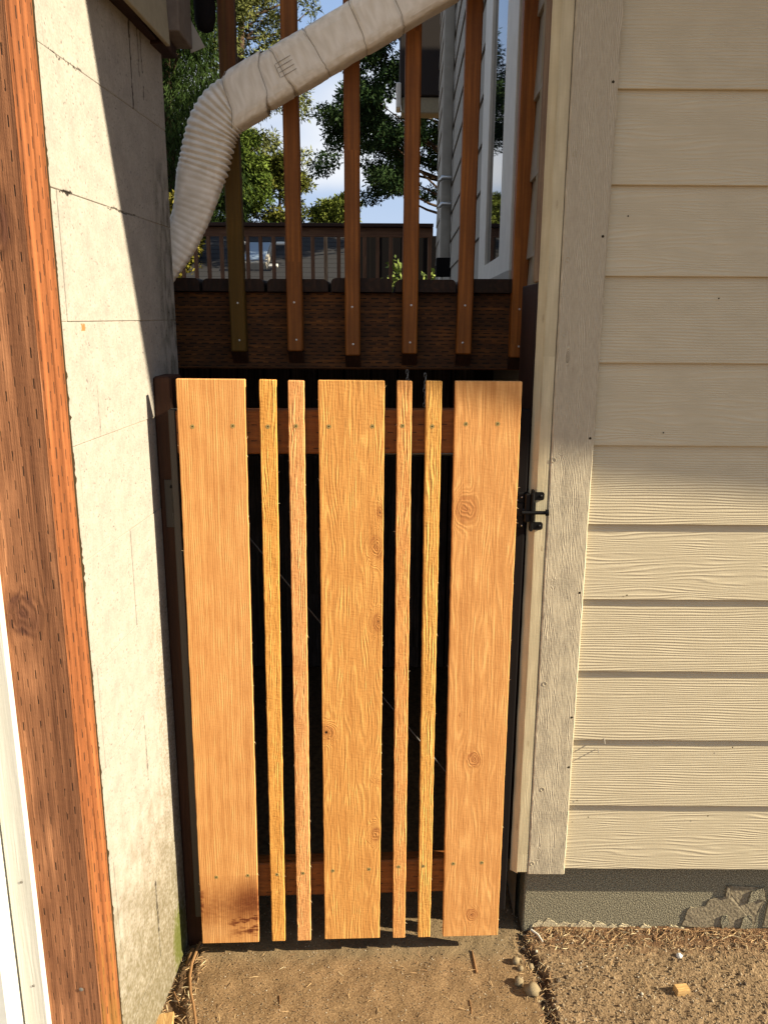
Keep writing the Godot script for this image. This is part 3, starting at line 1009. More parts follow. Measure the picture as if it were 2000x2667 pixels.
func near_post():
	var at := Vector3(-0.56, 0, -1.22)
	var o := thing("timber_post", at, "brown stained doubled timber post with incised faces, left foreground", "post")
	for k in 2:
		var z1 := -1.18 - 0.0445 * k
		var z0 := z1 - 0.0405
		var xr := -0.4925 - 0.0012 * k
		var fr := MB.new()
		plank(fr, Vector3(-0.66, 2.4, z1), Vector3(xr - 0.006, 2.4, z1), Vector3(xr - 0.006, -0.02, z1), Vector3(-0.66, -0.02, z1), 0.0405, 0.002, 20, 0.0008, 5 + k, [0.0, 0.0, 1.0 / 0.168, 1.0 / 2.4])
		# the fresher, rounded right edge of the same board
		var sd := MB.new()
		var pr := []
		for i in 7:
			var th := -PI / 2 + PI * i / 6.0
			var c := cos(th)
			var s := sin(th)
			pr.append(Vector2(xr - 0.0085 + 0.0085 * sqrt(maxf(0.0, 1.0 - pow(absf(s), 2.6))), (z0 + z1) * 0.5 - s * 0.0204))
		var rows := 30
		var fn := FastNoiseLite.new()
		fn.seed = 40 + k
		fn.frequency = 1.0
		for i in rows:
			var ya := 2.4 - 2.42 * i / rows
			var yb := 2.4 - 2.42 * (i + 1) / rows
			var wa := fn.get_noise_2d(ya * 14.0, 0.0) * 0.0012
			var wb := fn.get_noise_2d(yb * 14.0, 0.0) * 0.0012
			for j in 6:
				var p: Vector2 = pr[j]
				var q: Vector2 = pr[j + 1]
				var u0: float = 0.5 * k + 0.45 * j / 6.0
				var u1: float = 0.5 * k + 0.45 * (j + 1) / 6.0
				sd.quad(Vector3(p.x + wa, ya, p.y), Vector3(p.x + wb, yb, p.y), Vector3(q.x + wb, yb, q.y), Vector3(q.x + wa, ya, q.y), Vector2(u0, i / 30.0), Vector2(u0, (i + 1) / 30.0), Vector2(u1, (i + 1) / 30.0), Vector2(u1, i / 30.0))
		obj("board", [fr, M.post_front, sd, M.post_side], o, at)
	for p in [[-0.53, 0.38], [-0.585, 0.27]]:
		var nb := MB.new()
		disc(nb, Vector3(p[0], p[1], -1.1785), 0.004, Vector3(0, 0, 1))
		obj("nail_head", [nb, M.nail], o, at)
	# white door trim
	at = Vector3(-0.63, 0, -1.15)
	var t := thing("door_trim", at, "white painted door trim at the left edge, beside the timber post", "door trim")
	var a := MB.new()
	plank(a, Vector3(-0.634, 2.4, -1.166), Vector3(-0.5925, 2.4, -1.166), Vector3(-0.588, -0.02, -1.166), Vector3(-0.630, -0.02, -1.166), 0.0135, 0.002, 1, 0.0, 0, [0.0, 0.0, 20.0, 0.83])
	obj("casing", [a, M.white_side], t, at)
	a = MB.new()
	bx(a, Vector3(-0.70, -0.02, -1.18), Vector3(-0.634, 2.4, -1.125), 0.004)
	obj("jamb", [a, M.white], t, at)
	a = MB.new()
	bx(a, Vector3(-0.76, -0.02, -1.18), Vector3(-0.7015, 2.4, -1.115), 0.003)
	obj("door_stop", [a, M.white], t, at)
	for y in [0.61, 0.40]:
		var nb := MB.new()
		disc(nb, Vector3(-0.607, y, -1.1652), 0.0026, Vector3(0, 0, 1))
		obj("nail_head", [nb, M.nail], t, at)

func disc(mb: MB, c: Vector3, r: float, nrm: Vector3, sides := 10):
	var x := nrm.cross(Vector3(0.31, 0.91, 0.27)).normalized()
	var y := nrm.cross(x).normalized()
	for i in sides:
		var a := TAU * i / sides
		var b := TAU * (i + 1) / sides
		mb.tri(c + nrm * 0.0006, c + (x * cos(a) + y * sin(a)) * r, c + (x * cos(b) + y * sin(b)) * r)

# ---------------------------------------------------------------- right house
func wall_x(z: float) -> float:                 # its side wall runs away from the viewer
	return 0.335 + 0.024 * (-z - 1.75)

func house():
	var at := Vector3(0.34, 0, -1.75)
	var o := thing("house", at, "beige lap-sided house corner on the right with grey foundation and side window", "house")
	# front courses
	for k in 14:
		var y0 := 0.2145 + 0.1761 * k
		var tp := minf(y0 + 0.2, 2.66)
		var mb := MB.new()
		var u0 := rng.randf_range(0.0, 0.09)
		var v0 := rng.randf_range(0.0, 0.3)
		plank(mb, Vector3(0.451, y0, -1.7215), Vector3(0.451, tp, -1.7306), Vector3(4.2, tp, -1.7306), Vector3(4.2, y0, -1.7215), 0.0085, 0.001, 1, 0.0, 0, [u0, v0, 4.5, 1.0])
		obj("siding_board", [mb, M.sid_a if [0, 1, 3, 4, 5, 7, 9, 12].has((k + 2) % 14) else M.sid_b], o, at)
	var mb := MB.new()
	bx(mb, Vector3(0.34, 0.212, -1.95), Vector3(4.2, 5.2, -1.733), 0.001)
	obj("sheathing", [mb, M.beige], o, at)
	# corner boards
	mb = MB.new()
	bx(mb, Vector3(0.3592, 0.203, -1.742), Vector3(0.4503, 2.66, -1.7125), 0.0025, false, [0.0, 0.1, 10.0, 0.8333], 60, 0.0010, 3)
	obj("corner_board", [mb, M.trim_rough], o, at)
	mb = MB.new()
	plank(mb, Vector3(0.3315, 2.66, -1.7135), Vector3(0.3576, 2.66, -1.7135), Vector3(0.3583, 0.208, -1.7135), Vector3(0.3300, 0.208, -1.7135), 0.03, 0.0025, 40, 0.0008, 8, [0.0, 0.0, 33.0, 0.8333])
	var fs := obj("corner_strip", [mb, M.trim_smooth], o, at)
	# the worn chamfer on its left
	mb = MB.new()
	var f := FastNoiseLite.new()
	f.seed = 55
	f.frequency = 1.0
	var pv := []
	for i in 80:
		var y := 2.66 - 2.455 * i / 79.0
		var wv := f.get_noise_2d(y * 20.0, 0.0) * 0.0022
		var row := [Vector3(0.3175 + wv * 0.5, y, -1.7285 - wv), Vector3(0.3318 + wv, y, -1.7165), Vector3(0.334 + wv, y, -1.7155)]
		if pv:
			for k in 2:
				mb.quad(pv[k], row[k], row[k + 1], pv[k + 1], Vector2(k * 0.5, -y * 0.83), Vector2(k * 0.5, 0.0259 - y * 0.83), Vector2(k * 0.5 + 0.5, 0.0259 - y * 0.83), Vector2(k * 0.5 + 0.5, -y * 0.83))
		pv = row
	obj("chamfer", [mb, M.trim_smooth], o, at)
	mb = MB.new()
	bx(mb, Vector3(0.3178, 1.612, -1.80), Vector3(0.336, 2.66, -1.729), 0.002, false, [0.0, 0.0, 10.0, 0.83])
	obj("side_corner_board", [mb, M.weathered], o, at)
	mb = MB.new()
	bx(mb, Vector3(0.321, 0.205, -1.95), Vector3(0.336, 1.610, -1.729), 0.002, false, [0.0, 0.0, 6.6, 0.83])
	obj("shade_side_board", [mb, M.dark_wood], o, at)  # dark wood stands in for the gate's shadow on the house side
	mb = MB.new()
	side_box(mb, -1.835, -1.87, 1.62, 3.3, 0.008)
	obj("window_casing_strip", [mb, M.shade_gray_paint], o, at)
	# nail heads and dents on the corner boards
	for p in [[0.4395, 1.985], [0.4395, 1.70], [0.441, 1.288], [0.441, 0.938], [0.442, 0.63], [0.443, 0.50]]:
		var q := MB.new()
		disc(q, Vector3(p[0], p[1], -1.7122), 0.0028, Vector3(0, 0, 1))
		obj("nail_head", [q, M.screw_hole], o, at)
	for p in [[0.374, 1.855], [0.371, 1.655], [0.372, 1.505], [0.366, 1.24], [0.374, 0.715], [0.383, 0.44], [0.369, 0.235]]:
		var q := MB.new()
		var pts := []
		var rr := []
		for i in 9:
			var a := TAU * i / 8.0
			pts.append(Vector3(p[0] + cos(a) * 0.0047, p[1] + sin(a) * 0.005, -1.7123))
			rr.append(0.0007)
		tube(q, pts, rr, 5)
		obj("nail_dimple", [q, M.lap_edge], o, at)
	for p in [[0.47, 0.405], [0.50, 0.36], [0.79, 0.365], [0.60, 1.30], [0.55, 0.93], [0.83, 0.55], [0.69, 1.58], [0.49, 1.74]]:
		var q := MB.new()
		disc(q, Vector3(p[0], p[1], -1.7245 + 0.004), 0.0018, Vector3(0, 0, 1), 7)
		obj("nail_head", [q, M.screw_hole], o, at)
	# a bent nail and its companion under the fourth lap
	mb = MB.new()
	tube(mb, [Vector3(0.525, 0.575, -1.729), Vector3(0.524, 0.567, -1.717), Vector3(0.523, 0.563, -1.7085)], [0.0014, 0.0013, 0.0012], 6)
	obj("bent_nail", [mb, M.nail], o, at)
	mb = MB.new()
	tube(mb, [Vector3(0.513, 0.541, -1.727), Vector3(0.512, 0.536, -1.714)], [0.0012, 0.001], 6)
	obj("bent_nail", [mb, M.nail], o, at)
	# foundation
	mb = MB.new()
	bx(mb, Vector3(0.362, -0.2, -2.2), Vector3(4.2, 0.211, -1.756), 0.004)
	obj("foundation", [mb, M.foundation], o, at)
	mb = MB.new()
	bx(mb, Vector3(0.372, -0.2, -8.2), Vector3(0.5, 1.62, -2.2), 0.004)
	obj("side_foundation", [mb, M.dark_wood], o, at)
	flake(o, at, [[0.772, 0.022], [0.782, 0.074], [0.826, 0.082], [0.836, 0.104], [0.88, 0.112], [0.884, 0.143], [0.968, 0.137], [0.978, 0.105], [0.962, 0.06], [0.956, 0.012], [0.87, 0.008]], -1.7535, M.old_coat, 0.0012)
	flake(o, at, [[0.872, 0.014], [0.868, 0.052], [0.884, 0.056], [0.892, 0.03]], -1.7505, M.foundation, 0.003)
	flake(o, at, [[0.918, 0.012], [0.925, 0.05], [0.945, 0.055], [0.952, 0.02]], -1.7505, M.foundation, 0.003)
	flake(o, at, [[0.872, 0.112], [0.874, 0.142], [0.884, 0.144], [0.886, 0.11]], -1.750, M.old_coat, 0.004)
	flake(o, at, [[0.93, 0.09], [0.935, 0.125], [0.965, 0.14], [0.975, 0.10], [0.955, 0.105]], -1.7505, M.foundation, 0.003)
	flake(o, at, [[0.98, 0.02], [0.985, 0.14], [1.2, 0.15], [1.2, 0.01]], -1.7535, M.old_coat, 0.0012)
	# pale crust along its foot
	for i in 13:
		var xc := 0.405 + 0.031 * i + rng.randf_range(-0.008, 0.008)
		var wv := rng.randf_range(0.018, 0.032)
		var hv := rng.randf_range(0.024, 0.046) * (1.0 if i < 8 else 0.6)
		flake(o, at, [[xc - wv, -0.02], [xc - wv * 0.9, hv * 0.5], [xc - wv * 0.3, hv], [xc + wv * 0.4, hv * 0.8], [xc + wv, hv * 0.45], [xc + wv, -0.02]], -1.7550 + 0.0002 * i, M.efflo, 0.0002, "crust")
	# side wall going away: lap courses, grain along z
	for k in 21:
		var y0 := 1.50 + 0.1761 * k
		mb = MB.new()
		var za := -1.85
		var zb := -8.3
		plank(mb, Vector3(wall_x(zb), y0, zb), Vector3(wall_x(zb) + 0.009, y0 + 0.195, zb), Vector3(wall_x(za) + 0.009, y0 + 0.195, za), Vector3(wall_x(za), y0, za), 0.0085, 0.001)
		# turned so that the boards face the alley
		obj("side_siding_board", [flip(mb), M.shade_gray_paint], o, at)
	mb = MB.new()
	mb.quad(Vector3(wall_x(-8.3) + 0.012, 0, -8.3), Vector3(wall_x(-1.8) + 0.012, 0, -1.8), Vector3(wall_x(-1.8) + 0.012, 5.2, -1.8), Vector3(wall_x(-8.3) + 0.012, 5.2, -8.3))
	mb.quad(Vector3(4.2, 0, -8.3), Vector3(wall_x(-8.3) + 0.012, 0, -8.3), Vector3(wall_x(-8.3) + 0.012, 5.2, -8.3), Vector3(4.2, 5.2, -8.3))
	mb.quad(Vector3(4.2, 0, -1.73), Vector3(4.2, 0, -8.3), Vector3(4.2, 5.2, -8.3), Vector3(4.2, 5.2, -1.73))
	obj("side_wall", [mb, M.shade_gray_paint], o, at)
	# window in the side wall
	mb = MB.new()
	side_box(mb, -2.22, -2.47, 1.66, 3.3, 0.020)
	var wn := obj("window", [mb, M.white_frame], o, at)
	mb = MB.new()
	side_box(mb, -2.96, -3.20, 1.66, 3.3, 0.016)
	obj("frame", [mb, M.white_frame], wn)
	wn.get_child(0).position = Vector3.ZERO
	shift(wn.get_child(0), at)
	mb = MB.new()
	side_box(mb, -2.474, -2.956, 1.655, 1.715, 0.018)
	shift(obj("sill", [mb, M.white_frame], wn), at)
	mb = MB.new()
	side_box(mb, -2.474, -2.535, 1.716, 3.3, 0.012)
	shift(obj("sash", [mb, M.white], wn), at)
	mb = MB.new()
	side_box(mb, -2.536, -2.955, 1.716, 3.3, 0.006)
	shift(obj("pane", [mb, M.glass], wn), at)
	mb = MB.new()
	side_box(mb, -2.10, -3.3, 1.60, 1.655, 0.034)
	shift(obj("ledge", [mb, M.shade_gray_paint], wn), at)
	# vertical trim at the far end, conduit with box and hose tap
	mb = MB.new()
	side_box(mb, -6.9, -7.05, 1.55, 2.9, 0.015)
	obj("white_strip", [mb, M.white_frame], o, at)
	mb = MB.new()
	var dx := wall_x(-5.6) - 0.035
	tube(mb, [Vector3(dx, 1.85, -5.6), Vector3(dx, 2.4, -5.6), Vector3(dx, 5.0, -5.6)], [Vector2(0.035, 0.03), Vector2(0.035, 0.03), Vector2(0.035, 0.03)], 12, 5.0)
	var ds := obj("side_downspout", [mb, M.shade_gray_paint], o, at)
	mb = MB.new()
	bx(mb, Vector3(dx - 0.055, 1.80, -5.64), Vector3(dx + 0.05, 1.92, -5.55), 0.004)
	obj("outlet_box", [mb, M.black_rough], o, at)
	for yy in [2.25, 2.41]:
		mb = MB.new()
		tube(mb, [Vector3(dx + 0.03, yy, -5.53), Vector3(dx - 0.03, yy, -5.53), Vector3(dx - 0.05, yy - 0.02, -5.53)], [0.012, 0.014, 0.010], 8)
		obj("hose_tap", [mb, M.zinc], o, at)
	# soffit, gutter and roof above the picture; the gutter's edge throws the slanting shade
	mb = MB.new()
	plank(mb, Vector3(0.3, 2.71, -1.275), Vector3(0.3, 2.83, -1.275), Vector3(5.0, 2.83, -1.115), Vector3(5.0, 2.71, -1.115), 0.11, 0.004)
	obj("gutter", [mb, M.beige], o, at)
	mb = MB.new()
	bx(mb, Vector3(0.30, 2.712, -1.73), Vector3(5.0, 2.74, -1.30), 0.002)
	obj("soffit", [mb, M.beige], o, at)
	mb = MB.new()
	plank(mb, Vector3(0.30, 2.86, -1.25), Vector3(0.30, 3.10, -1.74), Vector3(5.02, 3.10, -1.74), Vector3(5.02, 2.86, -1.09), 0.03, 0.003)
	bx(mb, Vector3(0.25, 5.2, -8.6), Vector3(4.5, 5.28, -1.5), 0.004)
	obj("roof", [mb, M.shingle], o, at)

func shift(m: MeshInstance3D, off: Vector3):
	m.position = -off

func flip(mb: MB) -> MB:
	return mb

func side_box(mb: MB, za: float, zb: float, y0: float, y1: float, out: float):
	# a board on the side wall between two depths, standing out from it
	plank(mb, Vector3(wall_x(zb) - out, y1, zb), Vector3(wall_x(za) - out, y1, za), Vector3(wall_x(za) - out, y0, za), Vector3(wall_x(zb) - out, y0, zb), out + 0.01, 0.002)

func flake(o: Node3D, at: Vector3, poly: Array, z: float, m: Material, th: float, called := "peeling_coat"):
	var mb := MB.new()
	var f := FastNoiseLite.new()
	f.seed = int(poly[0][0] * 1000)
	f.frequency = 1.0
	var pts := []
	for i in poly.size():
		var a := Vector2(poly[i][0], poly[i][1])
		var b := Vector2(poly[(i + 1) % poly.size()][0], poly[(i + 1) % poly.size()][1])
		for k in 6:
			var q := a.lerp(b, k / 6.0)
			pts.append(q + Vector2(f.get_noise_2d(q.x * 400.0, q.y * 400.0), f.get_noise_2d(q.x * 400.0, q.y * 400.0 + 50.0)) * 0.004)
	var pk := PackedVector2Array(pts)
	var idx := Geometry2D.triangulate_polygon(pk)
	for i in range(0, idx.size(), 3):
		var tri := [pk[idx[i]], pk[idx[i + 1]], pk[idx[i + 2]]]
		var p := []
		for q in tri:
			p.append(Vector3(q.x, q.y, z + f.get_noise_2d(q.x * 90.0, q.y * 90.0) * 0.002))
		var nn: Vector3 = (p[1] - p[0]).cross(p[2] - p[0])
		if nn.z < 0.0:
			mb.tri(p[0], p[2], p[1])
		else:
			mb.tri(p[0], p[1], p[2])
	for i in pk.size():
		var a := pk[i]
		var b := pk[(i + 1) % pk.size()]
		mb.quad(Vector3(a.x, a.y, z), Vector3(b.x, b.y, z), Vector3(b.x, b.y, z - th - 0.004), Vector3(a.x, a.y, z - th - 0.004))
	obj(called, [mb, m], o, at)

# ---------------------------------------------------------------- deck
func deck():
	var at := Vector3(-0.1, 1.41, -2.1)
	var o := thing("deck", at, "raised wooden deck with dark incised rim board and stained balusters", "deck")
	var mb := MB.new()
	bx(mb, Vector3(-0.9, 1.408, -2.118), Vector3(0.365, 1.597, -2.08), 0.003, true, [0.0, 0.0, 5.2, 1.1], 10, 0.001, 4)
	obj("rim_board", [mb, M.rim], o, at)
	mb = MB.new()
	bx(mb, Vector3(-0.9, 1.415, -8.5), Vector3(-0.862, 1.597, -2.12), 0.003)
	obj("side_joist", [mb, M.dark_wood], o, at)
	# deck boards run away from the viewer, rounded ends showing
	var edges := [-0.93, -0.772, -0.614, -0.456, -0.296, -0.138, 0.0205, 0.178, 0.345]
	for i in 8:
		var a: float = edges[i] + 0.004
		var b: float = edges[i + 1] - 0.004
		mb = MB.new()
		var top := 1.630 + rng.randf_range(-0.0015, 0.0015)
		var zf := -2.058 + rng.randf_range(-0.004, 0.003)
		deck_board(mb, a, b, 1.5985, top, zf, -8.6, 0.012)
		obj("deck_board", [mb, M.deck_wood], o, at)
	# balusters: x at the top, x at the foot
	var B := [[-0.3675, -0.365, 1.452], [-0.2245, -0.2235, 1.454], [-0.0815, -0.0803, 1.444], [0.0618, 0.0618, 1.449], [0.2003, 0.197, 1.449], [0.331, 0.3305, 1.441]]
	for i in 6:
		mb = MB.new()
		var b: Array = B[i]
		var sl: float = (b[1] - b[0]) / (2.235 - 1.45)
		var xt: float = b[0] - sl * 0.4
		var xb: float = b[1]
		var hw := 0.0187
		var z := -2.042
		# the foot is cut back at a slant, so the front ends a little above the back
		plank(mb, Vector3(xt - hw, 2.62, z), Vector3(xt + hw, 2.62, z), Vector3(xb + hw, b[2], z), Vector3(xb - hw, b[2], z), 0.036, 0.003, 16, 0.0011, 60 + i, [0.17 * i + 0.05, 0.21 * i if i > 0 else 0.0, 6.6, 0.83])
		var m2 := MB.new()
		foot(m2, xb, hw, b[2], z)
		var ba := obj("baluster", [mb, M.stain_green if i == 0 and M.has("stain_green") else M.stain], o, at)
		shift(obj("foot_end", [m2, M.dark_wood], ba), at)
		for y in [b[2] + 0.028, b[2] + 0.118]:
			var nb := MB.new()
			disc(nb, Vector3(xb + rng.randf_range(-0.004, 0.004), y, z + 0.0004), 0.0026, Vector3(0, 0, 1), 8)
			shift(obj("nail_head", [nb, M.zinc], ba), at)
	# far railing
	var ft := Vector3(-0.6, 1.6, -8.4)
	var r := thing("deck_railing", ft, "far brown deck railing with square balusters under a flat top rail", "railing")
	mb = MB.new()
	bx(mb, Vector3(-3.0, 2.395, -8.46), Vector3(0.47, 2.43, -8.33), 0.004, true, [0.0, 0.0, 6.6, 0.8])
	obj("top_rail", [mb, M.dark_wood], r, ft)
	mb = MB.new()
	bx(mb, Vector3(-3.0, 2.305, -8.42), Vector3(0.47, 2.3935, -8.38), 0.003, true, [0.3, 0.2, 6.6, 0.8])
	obj("under_rail", [mb, M.rail_far], r, ft)
	for i in 26:
		mb = MB.new()
		var x := 0.44 - 0.1293 * i
		bx(mb, Vector3(x - 0.018, 1.50, -8.40 - 0.0), Vector3(x + 0.018, 2.3035, -8.365), 0.003, false, [0.1 * i, 0.17 * i, 6.6, 0.8])
		obj("baluster", [mb, M.weathered if i % 7 == 1 else M.rail_far], r, ft)

func deck_board(mb: MB, a: float, b: float, y0: float, y1: float, zf: float, zb: float, rad: float):
	var prof := []
	for i in 5:
		var th := PI - PI / 2 * i / 4.0
		prof.append(Vector2(a + rad + cos(th) * rad, y1 - rad + sin(th) * rad))
	for i in 5:
		var th := PI / 2 - PI / 2 * i / 4.0
		prof.append(Vector2(b - rad + cos(th) * rad, y1 - rad + sin(th) * rad))
	prof.append(Vector2(b, y0))
	prof.append(Vector2(a, y0))
	var n := prof.size()
	var cen := Vector3((a + b) * 0.5, (y0 + y1) * 0.5, zf)
	for i in n:
		var p: Vector2 = prof[i]
		var q: Vector2 = prof[(i + 1) % n]
		mb.quad(Vector3(p.x, p.y, zf), Vector3(p.x, p.y, zb), Vector3(q.x, q.y, zb), Vector3(q.x, q.y, zf), Vector2(i * 0.1, 0), Vector2(i * 0.1, 8), Vector2(i * 0.1 + 0.1, 8), Vector2(i * 0.1 + 0.1, 0))
		mb.tri(cen, Vector3(q.x, q.y, zf), Vector3(p.x, p.y, zf), Vector2(0.5, 0.5), Vector2((q.x - a) * 6, (q.y - y0) * 6), Vector2((p.x - a) * 6, (p.y - y0) * 6))

func foot(mb: MB, x: float, hw: float, y: float, z: float):
	# the slanted, end-grain foot of a baluster
	var a := Vector3(x - hw, y - 0.0005, z)
	var b := Vector3(x + hw, y - 0.0005, z)
	var c := Vector3(x + hw, y - 0.030, z - 0.036)
	var d := Vector3(x - hw, y - 0.030, z - 0.036)
	var e := Vector3(x - hw, y - 0.0005, z - 0.036)
	var f := Vector3(x + hw, y - 0.0005, z - 0.036)
	mb.quad(d, c, b, a)
	mb.tri(a, e, d)
	mb.tri(b, c, f)

# ---------------------------------------------------------------- downspout
func downspout():
	var at := Vector3(-0.4, 1.75, -1.98)
	var o := thing("downspout", at, "cream taped downspout slanting to a ribbed flexible elbow behind the block wall", "downspout")
	var zc := -1.975
	var A := Vector3(0.27, 2.336, zc)
	var B := Vector3(-0.285, 2.038, zc)
	var d := (B - A).normalized()
	var mb := MB.new()
	var pts := []
	var rad := []
	for i in 24:
		pts.append(A.lerp(B, i / 23.0))
		rad.append(Vector2(0.0505, 0.036))
	tube(mb, pts, rad, 32, 4.5, Vector3(0, 0, 1), true, 2.0, 3.0)
	obj("pipe", [mb, M.pipe], o, at)
	# upper elbow, above the picture
	mb = MB.new()
	tube(mb, [Vector3(0.265, 2.333, zc), Vector3(0.285, 2.35, zc), Vector3(0.297, 2.385, zc), Vector3(0.297, 2.45, zc), Vector3(0.297, 2.672, zc)], [Vector2(0.052, 0.0375), Vector2(0.052, 0.0375), Vector2(0.05, 0.0375), Vector2(0.05, 0.0375), Vector2(0.05, 0.0375)], 28, 4.5)
	obj("upper_elbow", [mb, M.pipe], o, at)
	# bands of tape and overlapping sleeves: [start, end (0..1 along), extra, slant]
	for T in [[0.22, 0.46, 0.0012, 0.010], [0.455, 0.60, 0.0030, 0.006], [0.590, 0.78, 0.0014, 0.004], [0.770, 0.90, 0.0026, -0.006], [0.895, 0.995, 0.0014, 0.004], [0.975, 1.115, 0.0068, 0.026]]:
		mb = MB.new()
		sleeve(mb, A, B, T[0], T[1], 0.0505 + T[2], 0.036 + T[2], T[3], int(T[0] * 100))
		var tb := obj("tape_band", [mb, M.pipe], o, at)
		for e in 2:
			var em := MB.new()
			sleeve_edge(em, A, B, T[e], 0.0505 + T[2], 0.036 + T[2], T[3], int(T[0] * 100), float(e))
			shift(obj("tape_edge", [em, M.seam], tb), at)
	# fold lines and a small louvred patch
	for L in [[0.855, -0.012, 0.915, -0.012], [0.855, -0.003, 0.915, -0.003], [0.855, 0.007, 0.915, 0.007], [0.855, 0.017, 0.915, 0.017], [0.917, -0.012, 0.919, 0.017], [0.33, -0.03, 0.335, 0.035], [0.15, -0.03, 0.155, 0.035]]:
		mb = MB.new()
		var nrm := Vector3(0, 0, 1).cross(d).normalized()
		if nrm.y < 0.0:
			nrm = -nrm
		var p0: Vector3 = A.lerp(B, L[0]) - nrm * L[1] + Vector3(0, 0, 0.0396)
		var p1: Vector3 = A.lerp(B, L[2]) - nrm * L[3] + Vector3(0, 0, 0.0396)
		tube(mb, [p0, p0.lerp(p1, 0.5), p1], [0.0005, 0.0007, 0.0005], 5)
		obj("crease", [mb, M.seam], o, at)
	# ribbed flexible elbow
	var cv := Curve3D.new()
	var C := [[-0.262, 2.051], [-0.316, 2.023], [-0.362, 1.994], [-0.391, 1.956], [-0.406, 1.915], [-0.417, 1.875], [-0.428, 1.842], [-0.440, 1.800], [-0.456, 1.755], [-0.484, 1.705], [-0.535, 1.640]]
	for i in C.size():
		var p := Vector3(C[i][0], C[i][1], zc)
		var q0: Array = C[maxi(i - 1, 0)]
		var q1: Array = C[mini(i + 1, C.size() - 1)]
		var tn := Vector3(q1[0] - q0[0], q1[1] - q0[1], 0) * 0.16
		cv.add_point(p, -tn, tn)
	var len := cv.get_baked_length()
	pts = []
	rad = []
	var n := 250
	for i in n:
		var s := len * i / (n - 1)
		pts.append(cv.sample_baked(s, true))
		rad.append(Vector2(0.0500, 0.036))
	# folds packed tight on the outside of the bend, opened into lobes on the inside
	var wave := []
	for i in n:
		var q := len * i / (n - 1)
		var row := PackedFloat32Array()
		for j in 40:
			var side := 0.5 + 0.5 * cos(TAU * j / 40.0)
			var amp := (0.0014 + 0.0034 * side) * smoothstep(0.025, 0.06, q) * (1.0 - 0.85 * smoothstep(0.24, 0.285, q))
			var grow := 0.0035 * smoothstep(0.05, 0.14, q) - 0.013 * smoothstep(0.25, 0.40, q)
			row.push_back(grow + amp * (pow(0.5 + 0.5 * sin(q / 0.0132 * TAU + 0.5 * side), 0.6) * 2.0 - 1.0))
		wave.append(row)
	mb = MB.new()
	tube(mb, pts, rad, 40, 3.2, Vector3(0, 0, 1), true, 2.0, 3.0, wave)
	obj("flexible_elbow", [mb, M.pipe], o, at)

func sleeve_edge(mb: MB, A: Vector3, B: Vector3, s0: float, ra: float, rb: float, slant: float, sd: int, t: float):
	var d := (B - A).normalized()
	var z := Vector3(0, 0, 1)
	var x := z.cross(d).normalized()
	var f := FastNoiseLite.new()
	f.seed = sd
	f.frequency = 1.0
	var pts := []
	var rad := []
	for j in 41:
		var th := TAU * j / 40.0
		var ct := cos(th)
		var st := sin(th)
		var px := signf(ct) * pow(absf(ct), 2.0 / 4.5)
		var pz := signf(st) * pow(absf(st), 2.0 / 4.5)
		var sk := slant * ct + f.get_noise_2d(th * 1.3, t * 3.0) * 0.004 + (0.001 if t > 0.5 else -0.001)
		pts.append(A + d * (s0 * (B - A).length() + sk) + x * px * (ra - 0.0004) + z * pz * (rb - 0.0004))
		rad.append(0.0005 + 0.0006 * maxf(0.0, f.get_noise_2d(th * 2.0, 9.0)))
	tube(mb, pts, rad, 5, 2.0, Vector3(0.2, 0.9, 0.3), false)

func sleeve(mb: MB, A: Vector3, B: Vector3, s0: float, s1: float, ra: float, rb: float, slant: float, sd: int):
	var d := (B - A).normalized()
	var len := (B - A).length()
	var z := Vector3(0, 0, 1)
	var x := z.cross(d).normalized()
	var f := FastNoiseLite.new()
	f.seed = sd
	f.frequency = 1.0
	var sides := 36
	var rows := 9
	var R := []
	for i in rows + 2:
		var ring := []
		for j in sides:
			var th := TAU * j / sides
			var ct := cos(th)
			var st := sin(th)
			var px := signf(ct) * pow(absf(ct), 2.0 / 4.5)
			var pz := signf(st) * pow(absf(st), 2.0 / 4.5)
			var t := clampf((i - 0.5) / (rows), 0.0, 1.0)
			var s := lerpf(s0, s1, t)
			var wr := f.get_noise_3d(ct * 2.0, st * 2.0, s * 22.0) * 0.0016
			var e := wr if (i > 0 and i < rows + 1) else -0.0022
			var sk := slant * ct + f.get_noise_2d(th * 1.3, t * 3.0) * 0.004
			ring.append(A + d * (s * len + sk) + x * px * (ra + e) + z * pz * (rb + e))
		R.append(ring)
	for i in rows + 1:
		for j in sides:
			var k := (j + 1) % sides
			var a: Vector3 = R[i][j]
			var b: Vector3 = R[i][k]
			var c: Vector3 = R[i + 1][k]
			var e: Vector3 = R[i + 1][j]
			var cen := A + d * ((a - A).dot(d))
			if (b - a).cross(e - a).dot(a - cen) > 0.0:
				mb.quad(a, b, c, e, Vector2(j / 18.0, i * 0.05), Vector2((j + 1) / 18.0, i * 0.05), Vector2((j + 1) / 18.0, i * 0.05 + 0.05), Vector2(j / 18.0, i * 0.05 + 0.05))
			else:
				mb.quad(a, e, c, b, Vector2(j / 18.0, i * 0.05), Vector2(j / 18.0, i * 0.05 + 0.05), Vector2((j + 1) / 18.0, i * 0.05 + 0.05), Vector2((j + 1) / 18.0, i * 0.05))

# ---------------------------------------------------------------- gate
func gz(x: float) -> float:                      # front plane of the gate, hung slightly askew
	return -1.675 - 0.0419 * x

